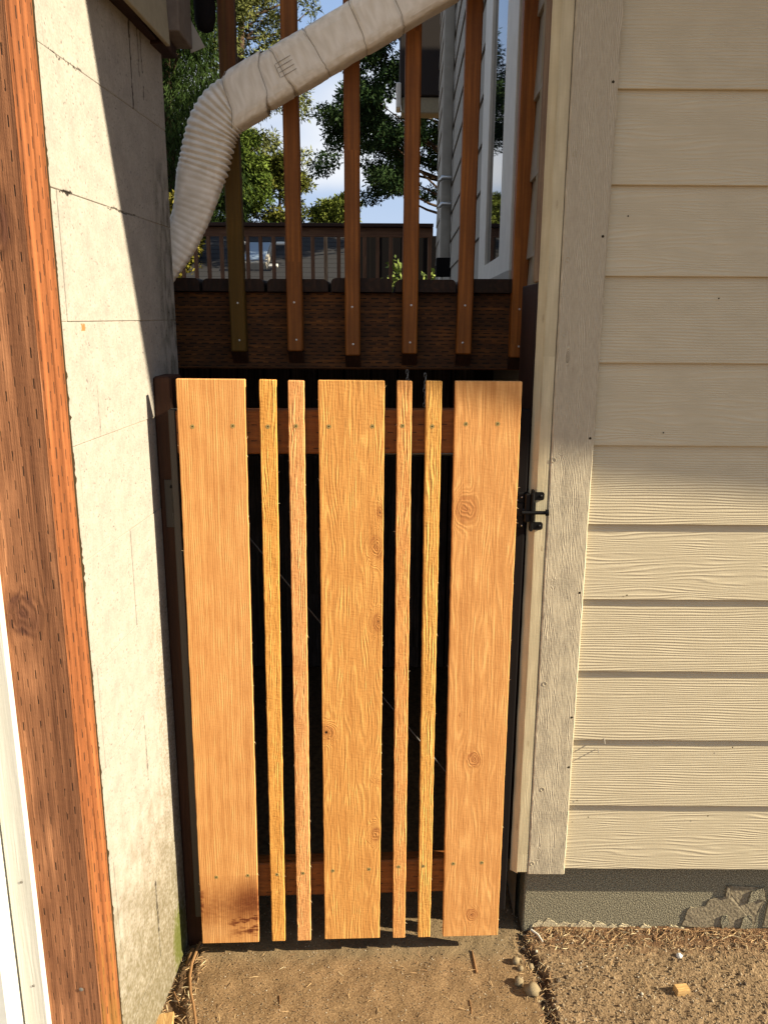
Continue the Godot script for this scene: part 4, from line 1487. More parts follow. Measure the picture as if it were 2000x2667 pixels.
func gate():
	var at := Vector3(-0.43, 0.0, -1.69)
	var o := thing("gate", at, "cedar gate of three wide boards and four thin slats on a dark frame", "gate")
	var screw_a := MB.new()
	tube(screw_a, [Vector3(0, 0, -0.002), Vector3(0, 0, 0.0004)], [0.0047, 0.0047], 12, 2.0, Vector3(0, 1, 0))
	var screw_b := MB.new()
	disc(screw_b, Vector3(0, 0, 0.0004), 0.0017, Vector3(0, 0, 1), 8)
	var screw := mesh_of([screw_a, M.screw, screw_b, M.screw_hole])
	# top left x, top right x, bottom left x, bottom right x, top y, bottom y, material, screw x offsets
	var B := [
		[-0.427, -0.287, -0.438, -0.300, 1.4135, 0.045, "b0", [[-0.398, -0.315], [-0.396, -0.321]]],
		[-0.258, -0.223, -0.268, -0.236, 1.4125, 0.048, "s0", [[-0.242], [-0.251]]],
		[-0.199, -0.166, -0.206, -0.173, 1.411, 0.048, "s1", [[-0.184], [-0.189]]],
		[-0.137, 0.000, -0.139, -0.005, 1.4115, 0.049, "b3", [[-0.116, -0.025], [-0.118, -0.031]]],
		[0.026, 0.0565, 0.028, 0.058, 1.411, 0.0475, "s2", [[0.038], [0.04]]],
		[0.086, 0.119, 0.090, 0.120, 1.411, 0.048, "s3", [[0.100], [0.099]]],
		[0.147, 0.286, 0.152, 0.288, 1.4105, 0.048, "b6", [[0.171, 0.238], [0.172, 0.241]]]]
	for i in 7:
		var b: Array = B[i]
		var mb := MB.new()
		var wid: float = b[1] - b[0]
		var fz := rng.randf_range(-0.0012, 0.0012)
		plank(mb, Vector3(b[0], b[4], gz(b[0]) + fz), Vector3(b[1], b[4] - 0.0008, gz(b[1]) + fz), Vector3(b[3], b[5], gz(b[3]) + fz), Vector3(b[2], b[5], gz(b[2]) + fz), 0.0165, 0.0014, 70, 0.0010 if wid > 0.1 else 0.0012, 400 + i, [0.0, 0.0, 1.0 / wid, 1.0 / 1.37])
		var w := obj("board" if wid > 0.1 else "slat", [mb, M[b[6]]], o, at)
		for e in 2:
			for sx in b[7][e]:
				var y: float = (1.3165 if i < 6 else 1.321) if e == 0 else lerpf(0.232, 0.259, (sx + 0.4) / 0.65)
				copy_mesh("screw", screw, Transform3D(Basis(Vector3.BACK, rng.randf() * 3.0), Vector3(sx, y + rng.randf_range(-0.001, 0.001), gz(sx) + fz) - at), w)
		# torn fibres left by the saw along the edges
		var sp := MB.new()
		for k in (16 if wid > 0.1 else 11):
			var t := rng.randf()
			var right := rng.randf() < 0.65
			var x: float = lerpf(b[1], b[3], t) if right else lerpf(b[0], b[2], t)
			var p := Vector3(x, lerpf(b[4], b[5], t), gz(x) + fz - 0.004)
			var dirn := Vector3(0.7 if right else -0.7, rng.randf_range(-1.8, 1.5), rng.randf_range(0.0, 0.7)).normalized()
			var l := rng.randf_range(0.002, 0.007)
			tube(sp, [p - dirn * 0.001, p + dirn * l * 0.6 + Vector3(0, rng.randf_range(-0.001, 0.001), 0), p + dirn * l], [0.00045, 0.0003, 0.0001], 4)
		var spl := obj("splinter", [sp, M.cedar_fibre], w)
		shift(spl, at)
		spl.set_meta("kind", "stuff")
	# rails behind the boards
	for r in [[1.2535, 1.3475], [0.160, 0.252]]:
		var mb := MB.new()
		plank(mb, Vector3(-0.436, r[0], gz(-0.436) - 0.0195), Vector3(-0.436, r[1], gz(-0.436) - 0.0195), Vector3(0.287, r[1] + 0.002, gz(0.287) - 0.0195), Vector3(0.287, r[0] + 0.003, gz(0.287) - 0.0195), 0.037, 0.003, 10, 0.0006, 21, [0.0, r[0], 11.0, 1.33])
		obj("rail", [mb, M.rail_wood], o, at)
	# steel frame
	for s in [[-0.4535, -0.4385], [0.2895, 0.3115]]:
		var mb := MB.new()
		plank(mb, Vector3(s[0], 1.3475, gz(s[0]) - 0.026), Vector3(s[1], 1.3475, gz(s[1]) - 0.026), Vector3(s[1] + (0.0 if s[0] < 0 else -0.004), 0.10, gz(s[1]) - 0.026), Vector3(s[0] - (0.004 if s[0] < 0 else 0.004), 0.10, gz(s[0]) - 0.026), 0.034, 0.002)
		obj("upright", [mb, M.steel if s[0] < 0 else M.black_rough], o, at)
	# bracing wire from the hinge top to the latch foot
	var cb := MB.new()
	var w0 := Vector3(-0.435, 1.235, gz(-0.435) - 0.064)
	var w1 := Vector3(0.287, 0.292, gz(0.287) - 0.064)
	tube(cb, [w0, w0.lerp(w1, 0.5) + Vector3(0, -0.001, 0), w1], [0.0013, 0.0013, 0.0013], 6)
	obj("bracing_wire", [cb, M.wire], o, at)
	# latch side of the gate
	var lb := MB.new()
	var zl := gz(0.295) - 0.024
	bx(lb, Vector3(0.2905, 1.088, zl - 0.012), Vector3(0.3065, 1.168, zl), 0.0015)
	tube(lb, [Vector3(0.297, 1.13, zl + 0.003), Vector3(0.322, 1.13, zl + 0.003)], [0.006, 0.006], 10, 2.0, Vector3(0, 0, 1))
	bx(lb, Vector3(0.2885, 1.118, zl), Vector3(0.303, 1.146, zl + 0.009), 0.0015)
	var lm := obj("latch_body", [lb, M.black], o, at)
	for p in [[0.3005, 1.158], [0.303, 1.094], [0.2905, 1.151], [0.2895, 1.128]]:
		var q := MB.new()
		ball(q, Vector3(p[0], p[1], zl + 0.001), 0.0022)
		shift(obj("rivet", [q, M.zinc], lm), at)
	# hinge between the post and the steel upright
	var hg := MB.new()
	var hz := -1.7125
	bx(hg, Vector3(-0.4785, 1.085, hz - 0.002), Vector3(-0.4545, 1.192, hz), 0.0006)
	var hm := obj("hinge", [hg, M.steel], o, at)
	var kn := MB.new()
	tube(kn, [Vector3(-0.4575, 1.088, hz + 0.003), Vector3(-0.4575, 1.118, hz + 0.003)], [0.0042, 0.0042], 10)
	shift(obj("barrel", [kn, M.zinc], hm), at)
	kn = MB.new()
	tube(kn, [Vector3(-0.4575, 1.121, hz + 0.003), Vector3(-0.4575, 1.152, hz + 0.003)], [0.0042, 0.0042], 10)
	shift(obj("barrel", [kn, M.black], hm), at)
	kn = MB.new()
	ball(kn, Vector3(-0.4635, 1.1765, hz + 0.0005), 0.0035)
	shift(obj("hinge_screw", [kn, M.black], hm), at)
	# hinge post against the wall
	var pt := Vector3(-0.467, 0, -1.76)
	var mb := MB.new()
	plank(mb, Vector3(-0.4905, 1.4135, -1.715), Vector3(-0.4515, 1.4135, -1.715), Vector3(-0.4515, -0.02, -1.715), Vector3(-0.4905, -0.02, -1.715), 0.089, 0.004, 20, 0.001, 90, [0.2, 0.1, 6.6, 0.8])
	var hp := obj("gate_post", [mb, M.post_stain], self, pt)
	hp.position = pt
	tag(hp, "narrow brown gate post with a hinge, fixed to the painted block wall", "post")

func ball(mb: MB, c: Vector3, r: float, sq := Vector3.ONE):
	var rings := 5
	var sides := 8
	for i in rings:
		for j in sides:
			var q := []
			for e in [[i, j], [i + 1, j], [i + 1, j + 1], [i, j + 1]]:
				var a: float = PI * e[0] / rings
				var b :float = TAU * e[1] / sides
				q.append(Vector3(sin(a) * cos(b), cos(a), sin(a) * sin(b)))
			var p := []
			for e in q:
				p.append(c + e * sq * r)
			mb.trin(p[0], p[2], p[1], q[0], q[2], q[1])
			mb.trin(p[0], p[3], p[2], q[0], q[3], q[2])

func latch():
	var at := Vector3(0.338, 1.085, -1.713)
	var o := thing("latch_catch", at, "black metal gate latch catch screwed to the beige corner strip", "latch")
	var z := -1.7132
	for t in [[0.3255, 0.3495, 1.1515, 1.1695], [0.3255, 0.3490, 1.0845, 1.1020]]:
		var mb := MB.new()
		# rounded tab
		var pr := PackedVector2Array()
		pr.push_back(Vector2(t[0], t[2]))
		for i in 5:
			var a := -PI / 2 + PI / 2 * i / 4.0
			pr.push_back(Vector2(t[1] - 0.005 + cos(a) * 0.005, t[2] + 0.005 + sin(a) * 0.005))
		for i in 5:
			var a := PI / 2 * i / 4.0
			pr.push_back(Vector2(t[1] - 0.005 + cos(a) * 0.005, t[3] - 0.005 + sin(a) * 0.005))
		pr.push_back(Vector2(t[0], t[3]))
		var cen := Vector2((t[0] + t[1]) * 0.5, (t[2] + t[3]) * 0.5)
		for i in pr.size():
			var a := pr[i]
			var b := pr[(i + 1) % pr.size()]
			mb.tri(Vector3(cen.x, cen.y, z + 0.0032), Vector3(a.x, a.y, z + 0.0032), Vector3(b.x, b.y, z + 0.0032))
			mb.quad(Vector3(a.x, a.y, z), Vector3(b.x, b.y, z), Vector3(b.x, b.y, z + 0.0032), Vector3(a.x, a.y, z + 0.0032))
		var tb := obj("tab", [mb, M.black], o, at)
		mb = MB.new()
		ball(mb, Vector3(t[1] - 0.008, (t[2] + t[3]) * 0.5, z + 0.0030), 0.0040, Vector3(1, 1, 0.6))
		shift(obj("screw", [mb, M.black], tb), at)
	var mb := MB.new()
	plank(mb, Vector3(0.3205, 1.176, z + 0.012), Vector3(0.3268, 1.176, z + 0.012), Vector3(0.3258, 1.083, z + 0.012), Vector3(0.3190, 1.083, z + 0.012), 0.013, 0.001)
	obj("bracket", [mb, M.black], o, at)
	mb = MB.new()
	bx(mb, Vector3(0.3065, 1.104, -1.712), Vector3(0.3185, 1.168, -1.700), 0.002)
	tube(mb, [Vector3(0.3225, 1.168, -1.7), Vector3(0.3225, 1.13, -1.7)], [0.0036, 0.0036], 8)
	obj("bracket_shade_block", [mb, M.black], o, at)  # black block added for the bracket's depth and its shadow
	mb = MB.new()
	plank(mb, Vector3(0.3195, 1.152, z + 0.016), Vector3(0.3285, 1.150, z + 0.016), Vector3(0.3275, 1.108, z + 0.016), Vector3(0.3235, 1.106, z + 0.016), 0.004, 0.001)
	obj("fork", [mb, M.black], o, at)
	mb = MB.new()
	tube(mb, [Vector3(0.300, 1.126, z + 0.014), Vector3(0.3515, 1.126, z + 0.014), Vector3(0.352, 1.126, z + 0.014), Vector3(0.3585, 1.126, z + 0.014)], [0.0042, 0.0042, 0.0075, 0.0072], 12, 2.0, Vector3(0, 0, 1))
	obj("bolt", [mb, M.black], o, at)

# ---------------------------------------------------------------- below the deck
func under_deck():
	var at := Vector3(-0.3, 0, -3.4)
	var o := thing("plank_fence", at, "grey plank screen in the dark below the deck", "fence")
	for i in 13:
		var mb := MB.new()
		var x := -0.95 + 0.112 * i
		bx(mb, Vector3(x, -0.02, -3.42), Vector3(x + 0.104, 1.58, -3.40), 0.002, false, [0.13 * i, 0.2 * i, 6.6, 0.8])
		obj("plank", [mb, M.gray_wood], o, at)
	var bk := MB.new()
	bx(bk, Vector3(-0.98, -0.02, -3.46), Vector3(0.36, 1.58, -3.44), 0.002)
	obj("light_stop", [bk, M.black_rough], o, at)  # black sheet added to stop sky light between the planks
	var mb := MB.new()
	bx(mb, Vector3(-1.1, -0.03, -8.4), Vector3(-1.0, 1.6, -1.93), 0.002)
	var s := obj("added_skirt", [mb, M.dark_wood], self)  # unseen, added so the space below the deck stays dark
	tag(s, "dark board skirt added to keep light out on the left below the deck", "wall")
	mb = MB.new()
	tube(mb, [Vector3(-0.95, 1.085, -2.75), Vector3(0.0, 1.082, -2.75), Vector3(0.36, 1.08, -2.75)], [0.012, 0.012, 0.012], 10)
	tag(obj("water_pipe", [mb, M.zinc], self), "thin grey pipe running across the dark behind the gate", "pipe")
	mb = MB.new()
	var f := FastNoiseLite.new()
	f.seed = 4
	f.frequency = 1.0
	var pv := []
	for i in 24:
		var x := -0.6 + 0.78 * i / 23.0
		var y := 1.155 + f.get_noise_2d(x * 12.0, 0.0) * 0.022
		var row := [Vector3(x, y - 0.008 - absf(f.get_noise_2d(x * 9.0, 5.0)) * 0.02, -2.60), Vector3(x, y, -2.588), Vector3(x, y + 0.006, -2.60)]
		if pv:
			mb_strip(mb, pv, row)
		pv = row
	tag(obj("torn_sheet", [mb, M.gray_wood], self), "torn strip of pale sheeting hanging in the dark behind the gate", "plastic sheet")
	# two short chains hanging under the rim board
	var lk := MB.new()
	var pts := []
	var rr := []
	for i in 13:
		var a := TAU * i / 12.0
		pts.append(Vector3(cos(a) * 0.0032, sin(a) * 0.0055, 0))
		rr.append(0.0009)
	tube(lk, pts, rr, 5)
	var link := mesh_of([lk, M.zinc])
	for c in [[0.057, 1.408, 5, "short bright chain hanging under the rim board above the third slat"], [0.103, 1.40, 9, "longer dull chain hanging under the rim board above the fourth slat"]]:
		var ct := Vector3(c[0], c[1], -2.072)
		var ch := thing("chain", ct, c[3], "chain", "chains under the rim board")
		for i in c[2]:
			copy_mesh("link", link, Transform3D(Basis(Vector3.UP, PI / 2 * (i % 2) + 0.3), Vector3(0.0015 * sin(i * 1.3), -0.0095 * i - 0.005, 0)), ch)

# ---------------------------------------------------------------- beyond the deck
func background():
	# overhanging upper storey of the house beyond
	var at := Vector3(0.6, 3.2, -9.4)
	var o := thing("roof_overhang", at, "dark brown overhanging storey with a pale lower band, past the house corner", "overhang")
	var mb := MB.new()
	bx(mb, Vector3(0.135, 3.74, -9.4), Vector3(2.2, 6.5, -9.0), 0.01)
	obj("dark_wall", [mb, M.brown_black], o, at)
	mb = MB.new()
	bx(mb, Vector3(0.155, 3.58, -9.25), Vector3(2.2, 3.735, -9.03), 0.01)
	obj("pale_band", [mb, M.beige], o, at)
	mb = MB.new()
	bx(mb, Vector3(0.10, 3.62, -9.2), Vector3(0.15, 3.86, -8.98), 0.01)
	obj("gutter_end", [mb, M.white_frame], o, at)
	# neighbour's roof
	at = Vector3(-1.7, 0, -14)
	o = thing("neighbour_house", at, "neighbouring house with dark shingle roof and a skylight beyond the railing", "house")
	var rz := -14.6
	var ez := -11.4
	var ry := 2.90
	var ey := 1.55
	for k in 17:
		var a := k / 17.0
		var b := (k + 1.25) / 17.0
		mb = MB.new()
		var y0 := lerpf(ey, ry, a)
		var y1 := lerpf(ey, ry, minf(b, 1.0))
		plank(mb, Vector3(-3.05, y0 + 0.012, lerpf(ez, rz, a)), Vector3(-3.05, y1 + 0.005, lerpf(ez, rz, minf(b, 1.0))), Vector3(-0.36, y1 + 0.005, lerpf(ez, rz, minf(b, 1.0))), Vector3(-0.36, y0 + 0.012, lerpf(ez, rz, a)), 0.02, 0.004)
		obj("shingle_course", [mb, M.shingle], o, at)
	mb = MB.new()
	bx(mb, Vector3(-2.9, 0, -17.0), Vector3(-0.5, 1.6, -11.9), 0.01)
	mb.quad(Vector3(-3.05, ey, -17.8), Vector3(-3.05, ry, rz), Vector3(-0.36, ry, rz), Vector3(-0.36, ey, -17.8))
	obj("wall", [mb, M.shade_gray_paint], o, at)
	# skylight on the slope
	var sl := Vector3(0, ry - ey, rz - ez).normalized()
	var up := Vector3(0, -sl.z, sl.y)
	var c0 := Vector3(-2.04, lerpf(ey, ry, 0.50) + 0.05, lerpf(ez, rz, 0.50))
	mb = MB.new()
	var wd := Vector3(0.20, 0, 0)
	plank(mb, c0 - wd + up * 0.07, c0 - wd + sl * 0.95 + up * 0.07, c0 + wd + sl * 0.95 + up * 0.07, c0 + wd + up * 0.07, 0.12, 0.01)
	var sk := obj("skylight", [mb, M.shade_gray_paint], o, at)
	mb = MB.new()
	var i1 := wd * 0.82
	plank(mb, c0 - i1 + sl * 0.07 + up * 0.095, c0 - i1 + sl * 0.88 + up * 0.095, c0 + i1 + sl * 0.88 + up * 0.095, c0 + i1 + sl * 0.07 + up * 0.095, 0.02, 0.003)
	shift(obj("pane", [mb, M.skylight], sk), at)
	for s in [-1.0, 1.0]:
		for e in [-0.08, 0.97]:
			mb = MB.new()
			var p: Vector3 = c0 + wd * s * 1.55 + sl * e + up * 0.05
			plank(mb, p - Vector3(0.07, 0, 0), p - Vector3(0.07, 0, 0) + sl * 0.09, p + Vector3(0.07, 0, 0) + sl * 0.09, p + Vector3(0.07, 0, 0), 0.03, 0.004)
			shift(obj("flashing_tab", [mb, M.white_frame], sk), at)
	# black board fence at the right end
	at = Vector3(0.4, 0, -11.2)
	o = thing("board_fence", at, "black board fence behind the shrubs at the railing's right end", "fence")
	for i in 14:
		mb = MB.new()
		bx(mb, Vector3(-0.35 + 0.15 * i, 0, -11.23 - 0.01 * (i % 2)), Vector3(-0.199 + 0.15 * i, 2.58, -11.2 - 0.01 * (i % 2)), 0.003)
		obj("fence_board", [mb, M.black_rough], o, at)
	# shrubs before it
	for s in [[Vector3(0.13, 1.2, -9.6), "leafy light green shrub left of two beside the black fence"], [Vector3(0.43, 1.2, -9.5), "leafy light green shrub right of two beside the black fence"]]:
		var p: Vector3 = s[0]
		var sh := thing("shrub", Vector3(p.x, 0, p.z), s[1], "shrub", "shrubs by the black fence")
		var st := MB.new()
		var bl := []
		for i in 9:
			var q := p + Vector3(rng.randf_range(-0.12, 0.12), rng.randf_range(0.3, 0.95), rng.randf_range(-0.1, 0.1))
			limb(st, Vector3(p.x, 0, p.z), q, 0.012, 0.004, 0.05, 5)
			bl.append([q, Vector3(0.09, 0.16, 0.09), 34])
		obj("stem", [st, M.bark], sh, sh.position)
		obj("foliage", [crown(bl, 0.075, 0.5, 0.2, Color(0.16, 0.20, 0.055), 0.5), M.leaf], sh, sh.position)
	# weeping conifer on the left
	var blobs := []
	for i in 190:
		var y := rng.randf_range(1.0, 8.2)
		var a := rng.randf() * TAU
		var r := 1.25 * sqrt(rng.randf()) * (1.15 - y / 13.0)
		blobs.append([Vector3(-3.70 + cos(a) * r, y, -15.4 + sin(a) * r), Vector3(0.30, 0.55, 0.30), 560])
	tree("weeping_conifer", "dark weeping conifer with hanging sprays, leftmost behind the deck railing", "trees beyond the deck", Vector3(-3.75, 0, -15.2), 8.6, 0.17, blobs, [0.13, 0.13, 1.7, Color(0.022, 0.037, 0.011), 1.2])
	# olive sunlit pine
	blobs = []
	for i in 110:
		var y := rng.randf_range(4.7, 9.2)
		var a := rng.randf() * TAU
		var r := 1.0 * sqrt(rng.randf()) * (1.2 - (y - 4.0) / 12.0)
		blobs.append([Vector3(-2.75 + cos(a) * r, y, -18.0 + sin(a) * r), Vector3(0.36, 0.20, 0.36), 360])
	for i in 12:
		blobs.append([Vector3(rng.randf_range(-1.8, -1.25), rng.randf_range(6.6, 8.2), -18.0 + rng.randf_range(-0.6, 0.6)), Vector3(0.18, 0.16, 0.18), 70])
	tree("olive_pine", "olive sunlit pine with open branches behind the second baluster", "trees beyond the deck", Vector3(-2.9, 0, -18.0), 9.0, 0.16, blobs, [0.10, 0.26, 0.3, Color(0.105, 0.116, 0.038), 1.0])
	# lower trees between: deep green then yellow green
	var low := [
		[Vector3(-2.95, 0, -16.6), 2.4, 5.1, 0.85, Color(0.060, 0.088, 0.018), "mid green tree behind the first baluster, below the weeping conifer's tips"],
		[Vector3(-2.25, 0, -17.4), 2.2, 4.6, 1.15, Color(0.092, 0.100, 0.022), "yellow green bushy tree above the railing behind the second baluster"],
		[Vector3(-3.25, 0, -13.2), 1.6, 3.25, 0.42, Color(0.13, 0.115, 0.02), "small golden shrub low beside the downspout's elbow"],
		[Vector3(-1.0, 0, -17.5), 2.0, 3.85, 0.95, Color(0.085, 0.105, 0.022), "low green bush above the railing between second and third balusters"]]
	for L in low:
		blobs = []
		for i in 85:
			var y := rng.randf_range(L[1], L[2])
			var a := rng.randf() * TAU
			var r: float = L[3] * sqrt(rng.randf()) * (1.15 - 0.75 * (y - L[1]) / (L[2] - L[1]))
			blobs.append([Vector3(L[0].x + cos(a) * r, y, L[0].z + sin(a) * r * 0.8), Vector3(0.22, 0.15, 0.22), 330])
		tree("bushy_tree", L[5], "trees beyond the deck", L[0], L[2] - 0.2, 0.08, blobs, [0.085, 0.34, 0.0, L[4], 0.9])
	# dark lacy tree in the middle
	blobs = []
	while blobs.size() < 215:
		var c := Vector3(rng.randf_range(-1.3, 1.5), rng.randf_range(3.25, 7.0), -13.6 + rng.randf_range(-0.9, 0.9))
		if c.x < -1.2 + (c.y - 3.74) * 0.45 or c.x > 1.5:
			continue
		if c.y < 3.75 and (c.x < -0.25 or rng.randf() < 0.55):
			continue
		if c.y < 3.9 and c.x > -0.8 and c.x < -0.45:
			continue
		blobs.append([c, Vector3(0.23, 0.13, 0.23), 400])
	tree("dark_tree", "dark lacy-leaved tree against the sky behind the third and fourth balusters", "trees beyond the deck", Vector3(1.1, 0, -13.8), 6.2, 0.13, blobs, [0.065, 0.38, 0.15, Color(0.024, 0.042, 0.016), 0.8])
	# trees far off on the left
	blobs = []
	for i in 40:
		var y := rng.randf_range(2.0, 4.4)
		blobs.append([Vector3(rng.randf_range(-9.0, -4.6), y, -24.0 + rng.randf_range(-1, 1)), Vector3(0.6, 0.45, 0.6), 260])
	tree("far_tree", "broad green tree far off behind the weeping conifer", "trees beyond the deck", Vector3(-6.8, 0, -24), 4.0, 0.15, blobs, [0.16, 0.4, 0.0, Color(0.08, 0.11, 0.03), 0.8])

# ---------------------------------------------------------------- small things on the ground
func pebble_mesh(sd: int, m: Material, sides := 8, rings := 6) -> ArrayMesh:
	var f := FastNoiseLite.new()
	f.seed = sd
	f.frequency = 0.9
	var mb := MB.new()
	var P := []
	for i in rings + 1:
		var row := []
		for j in sides + 1:
			var a := PI * i / rings
			var b := TAU * (j % sides) / sides
			var q := Vector3(sin(a) * cos(b), cos(a) * 0.75, sin(a) * sin(b) * 0.85)
			row.append(q * (1.0 + (f.get_noise_3dv(q * 1.4) * 0.55 + f.get_noise_3dv(q * 4.0 + Vector3.ONE * 7.0) * 0.14)))
		P.append(row)
	for i in rings:
		for j in sides:
			var na: Vector3 = P[i][j].normalized()
			var nb: Vector3 = P[i + 1][j].normalized()
			var nc: Vector3 = P[i + 1][j + 1].normalized()
			var nd: Vector3 = P[i][j + 1].normalized()
			mb.trin(P[i][j], P[i + 1][j + 1], P[i + 1][j], na, nc, nb)
			mb.trin(P[i][j], P[i][j + 1], P[i + 1][j + 1], na, nd, nc)
	return mesh_of([mb, m])

func multi(called: String, label: String, mesh: Mesh, xf: Array, cols: Array):
	var mm := MultiMesh.new()
	mm.transform_format = MultiMesh.TRANSFORM_3D
	mm.use_colors = true
	mm.mesh = mesh
	mm.instance_count = xf.size()
	for i in xf.size():
		mm.set_instance_transform(i, xf[i])
		mm.set_instance_color(i, cols[i])
	var o := MultiMeshInstance3D.new()
	o.multimesh = mm
	o.name = numbered(called)
	add_child(o)
	tag(o, label, "", "", "stuff")

func gy(x: float, z: float) -> float:
	return ground_y(x, z, M.fn_ground)

func stick(called: String, label: String, pts: Array, r0: float, r1: float, m: Material, category := "twig", group := "twigs on the path"):
	var mb := MB.new()
	var P := []
	var R := []
	for i in pts.size():
		P.append(Vector3(pts[i][0], gy(pts[i][0], pts[i][1]) + (pts[i][2] if pts[i].size() > 2 else r0), pts[i][1]))
		R.append(lerpf(r0, r1, float(i) / (pts.size() - 1)))
	tube(mb, P, R, 7, 2.0, Vector3(0.1, 1, 0.1))
	var at: Vector3 = P[0]
	var o := obj(called, [mb, m], self, at)
	o.position = at
	tag(o, label, category, group)

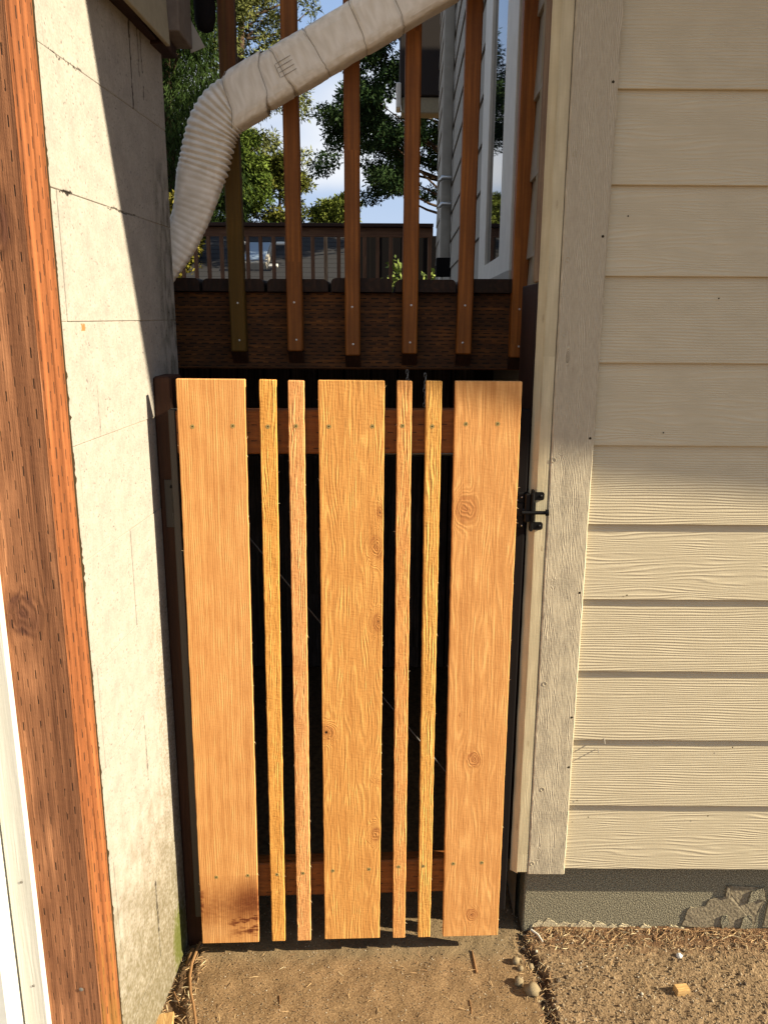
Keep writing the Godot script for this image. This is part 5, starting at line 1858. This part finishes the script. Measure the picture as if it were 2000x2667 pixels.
func debris():
	# single stones
	var S := [
		[0.352, -1.562, 0.0185, "large round pale stone beside the crack in the path", M.stone],
		[0.329, -1.653, 0.011, "rounded brown pebble left of the crack, nearest the gate's right board", M.stone],
		[0.364, -1.645, 0.009, "small brown pebble lying in the crack below the house corner", M.stone],
		[0.337, -1.631, 0.008, "smallest brown pebble in the trio left of the crack", M.stone],
		[0.326, -1.590, 0.013, "half buried tan stone just behind the large round stone", M.stone],
		[0.735, -1.669, 0.008, "small white pebble in the dirt before the foundation", M.white_bit]]
	for i in S.size():
		var s: Array = S[i]
		var o := copy_mesh("pebble", pebble_mesh(500 + i, s[4], 12, 9), Transform3D(Basis(Vector3.UP, i * 1.1) * Basis.from_scale(Vector3.ONE * s[2]), Vector3(s[0], gy(s[0], s[1]) + s[2] * 0.5, s[1])), self)
		tag(o, s[3], "pebble", "loose pebbles near the crack")
	# the cut wood chip
	var mb := MB.new()
	bx(mb, Vector3(-0.0165, 0, -0.010), Vector3(0.0165, 0.017, 0.010), 0.0012, true, [0.0, 0.0, 30.0, 30.0])
	var ch := obj("wood_block", [mb, M.chip], self)
	ch.position = Vector3(0.701, gy(0.701, -1.561) - 0.001, -1.561)
	ch.rotation = Vector3(0.05, 0.2, -0.08)
	tag(ch, "small cut offcut of pale wood lying on the dirt at right", "wood offcut")
	mb = MB.new()
	bx(mb, Vector3(-0.02, 0, -0.03), Vector3(0.02, 0.012, 0.03), 0.001, false, [0.0, 0.0, 20.0, 20.0])
	ch = obj("wood_block", [mb, M.chip], self)
	ch.position = Vector3(-0.484, gy(-0.484, -1.475), -1.47)
	ch.rotation = Vector3(0.05, 0.15, 0.12)
	tag(ch, "pale wood scrap at the foot of the block wall by the bottom edge", "wood offcut")
	# root and twigs
	stick("root", "thin bare root curving along the left edge of the path", [[-0.454, -1.705, 0.012], [-0.458, -1.69, 0.014], [-0.461, -1.637, 0.016], [-0.457, -1.598, 0.014], [-0.441, -1.541, 0.016], [-0.428, -1.512, 0.013], [-0.414, -1.472, 0.010], [-0.40, -1.42, 0.006]], 0.0040, 0.0030, M.twig, "root", "")
	stick("bark_strip", "broad torn strip of bark beside the root by the gate post", [[-0.470, -1.688, 0.008], [-0.472, -1.66, 0.01], [-0.474, -1.643, 0.006]], 0.007, 0.004, M.twig, "bark", "")
	stick("twig", "short thick-ended twig below the gate's right board", [[0.226, -1.688], [0.228, -1.65], [0.230, -1.618]], 0.0018, 0.0034, M.twig)
	stick("twig", "thin twig on the path left of the large stone", [[0.205, -1.542], [0.207, -1.52], [0.205, -1.502]], 0.0012, 0.001, M.twig)
	stick("twig", "thin upright-looking twig below the second thin slat", [[-0.236, -1.549], [-0.233, -1.53], [-0.231, -1.504]], 0.0012, 0.001, M.twig)
	stick("twig", "short pale stick by the house corner at the crack", [[0.382, -1.742, 0.006], [0.396, -1.723, 0.005], [0.405, -1.705, 0.003]], 0.003, 0.0015, M.white_bit)
	stick("twig", "long straw lying along the foundation's foot at right", [[0.74, -1.735, 0.010], [0.80, -1.728, 0.014], [0.88, -1.735, 0.012]], 0.0012, 0.0008, M.twig)
	stick("twig", "slanting stick in the litter by the foot of the block wall", [[-0.485, -1.56, 0.006], [-0.47, -1.535, 0.012], [-0.46, -1.52, 0.01]], 0.002, 0.0012, M.twig)
	# grit and litter
	var xf := []
	var cols := []
	for i in 9500:
		var x := 0.0
		var z := rng.randf_range(-1.85, -1.3)
		var s := 0.0
		if rng.randf() < 0.45:
			x = rng.randf_range(-0.45, crack_x(z))
			s = rng.randf_range(0.0007, 0.0018)
		else:
			x = crack_x(z) + 0.72 * pow(rng.randf(), 1.3)
			s = rng.randf_range(0.0008, 0.0024) * (1.0 if rng.randf() < 0.96 else 1.9)
			if z < -1.745:
				continue
		var b := Basis(Vector3(rng.randf(), 1, rng.randf()).normalized(), rng.randf() * TAU) * Basis.from_scale(Vector3(s, s, s))
		xf.append(Transform3D(b, Vector3(x, gy(x, z) + s * 0.3, z)))
		var t := rng.randf()
		var c := Color(0.12, 0.082, 0.042).lerp(Color(0.27, 0.205, 0.125), t)
		if rng.randf() < 0.08:
			c = Color(0.42, 0.37, 0.28)
		elif rng.randf() < 0.2:
			c = Color(0.06, 0.038, 0.02)
		cols.append(c)
	multi("gravel", "fine grit and gravel scattered over the path and dirt", pebble_mesh(601, M.grit, 6, 4), xf, cols)
	xf = []
	cols = []
	var nd := MB.new()
	tube(nd, [Vector3(-0.5, 0, 0), Vector3(0, 0.03, 0.02), Vector3(0.5, 0, 0)], [0.03, 0.045, 0.02], 4, 2.0, Vector3(0, 1, 0))
	var needle := mesh_of([nd, M.grit])
	for i in 1500:
		var k := rng.randf()
		var x := 0.0
		var z := 0.0
		if k < 0.48:
			x = crack_x(-1.72) + 0.62 * pow(rng.randf(), 1.1)
			z = -1.742 + 0.055 * pow(rng.randf(), 1.5)
		elif k < 0.66:
			z = rng.randf_range(-1.74, -1.35)
			x = crack_x(z) + rng.randf_range(-0.02, 0.025)
		elif k < 0.88:
			z = rng.randf_range(-1.70, -1.35)
			x = rng.randf_range(-0.505, -0.43)
		else:
			z = rng.randf_range(-1.68, -1.35)
			x = rng.randf_range(-0.42, 0.9)
		var l := rng.randf_range(0.006, 0.022)
		var b := Basis(Vector3.UP, rng.randf() * TAU) * Basis(Vector3.BACK, rng.randf_range(-0.4, 0.4)) * Basis.from_scale(Vector3.ONE * l)
		xf.append(Transform3D(b, Vector3(x, gy(x, z) + 0.001 + rng.randf() * 0.004, z)))
		var c := Color(0.24, 0.12, 0.05).lerp(Color(0.48, 0.34, 0.17), rng.randf())
		if rng.randf() < 0.1:
			c = Color(0.6, 0.5, 0.3)
		cols.append(c)
	multi("leaf_litter", "dry needles and plant litter along the foundation, crack and wall foot", needle, xf, cols)
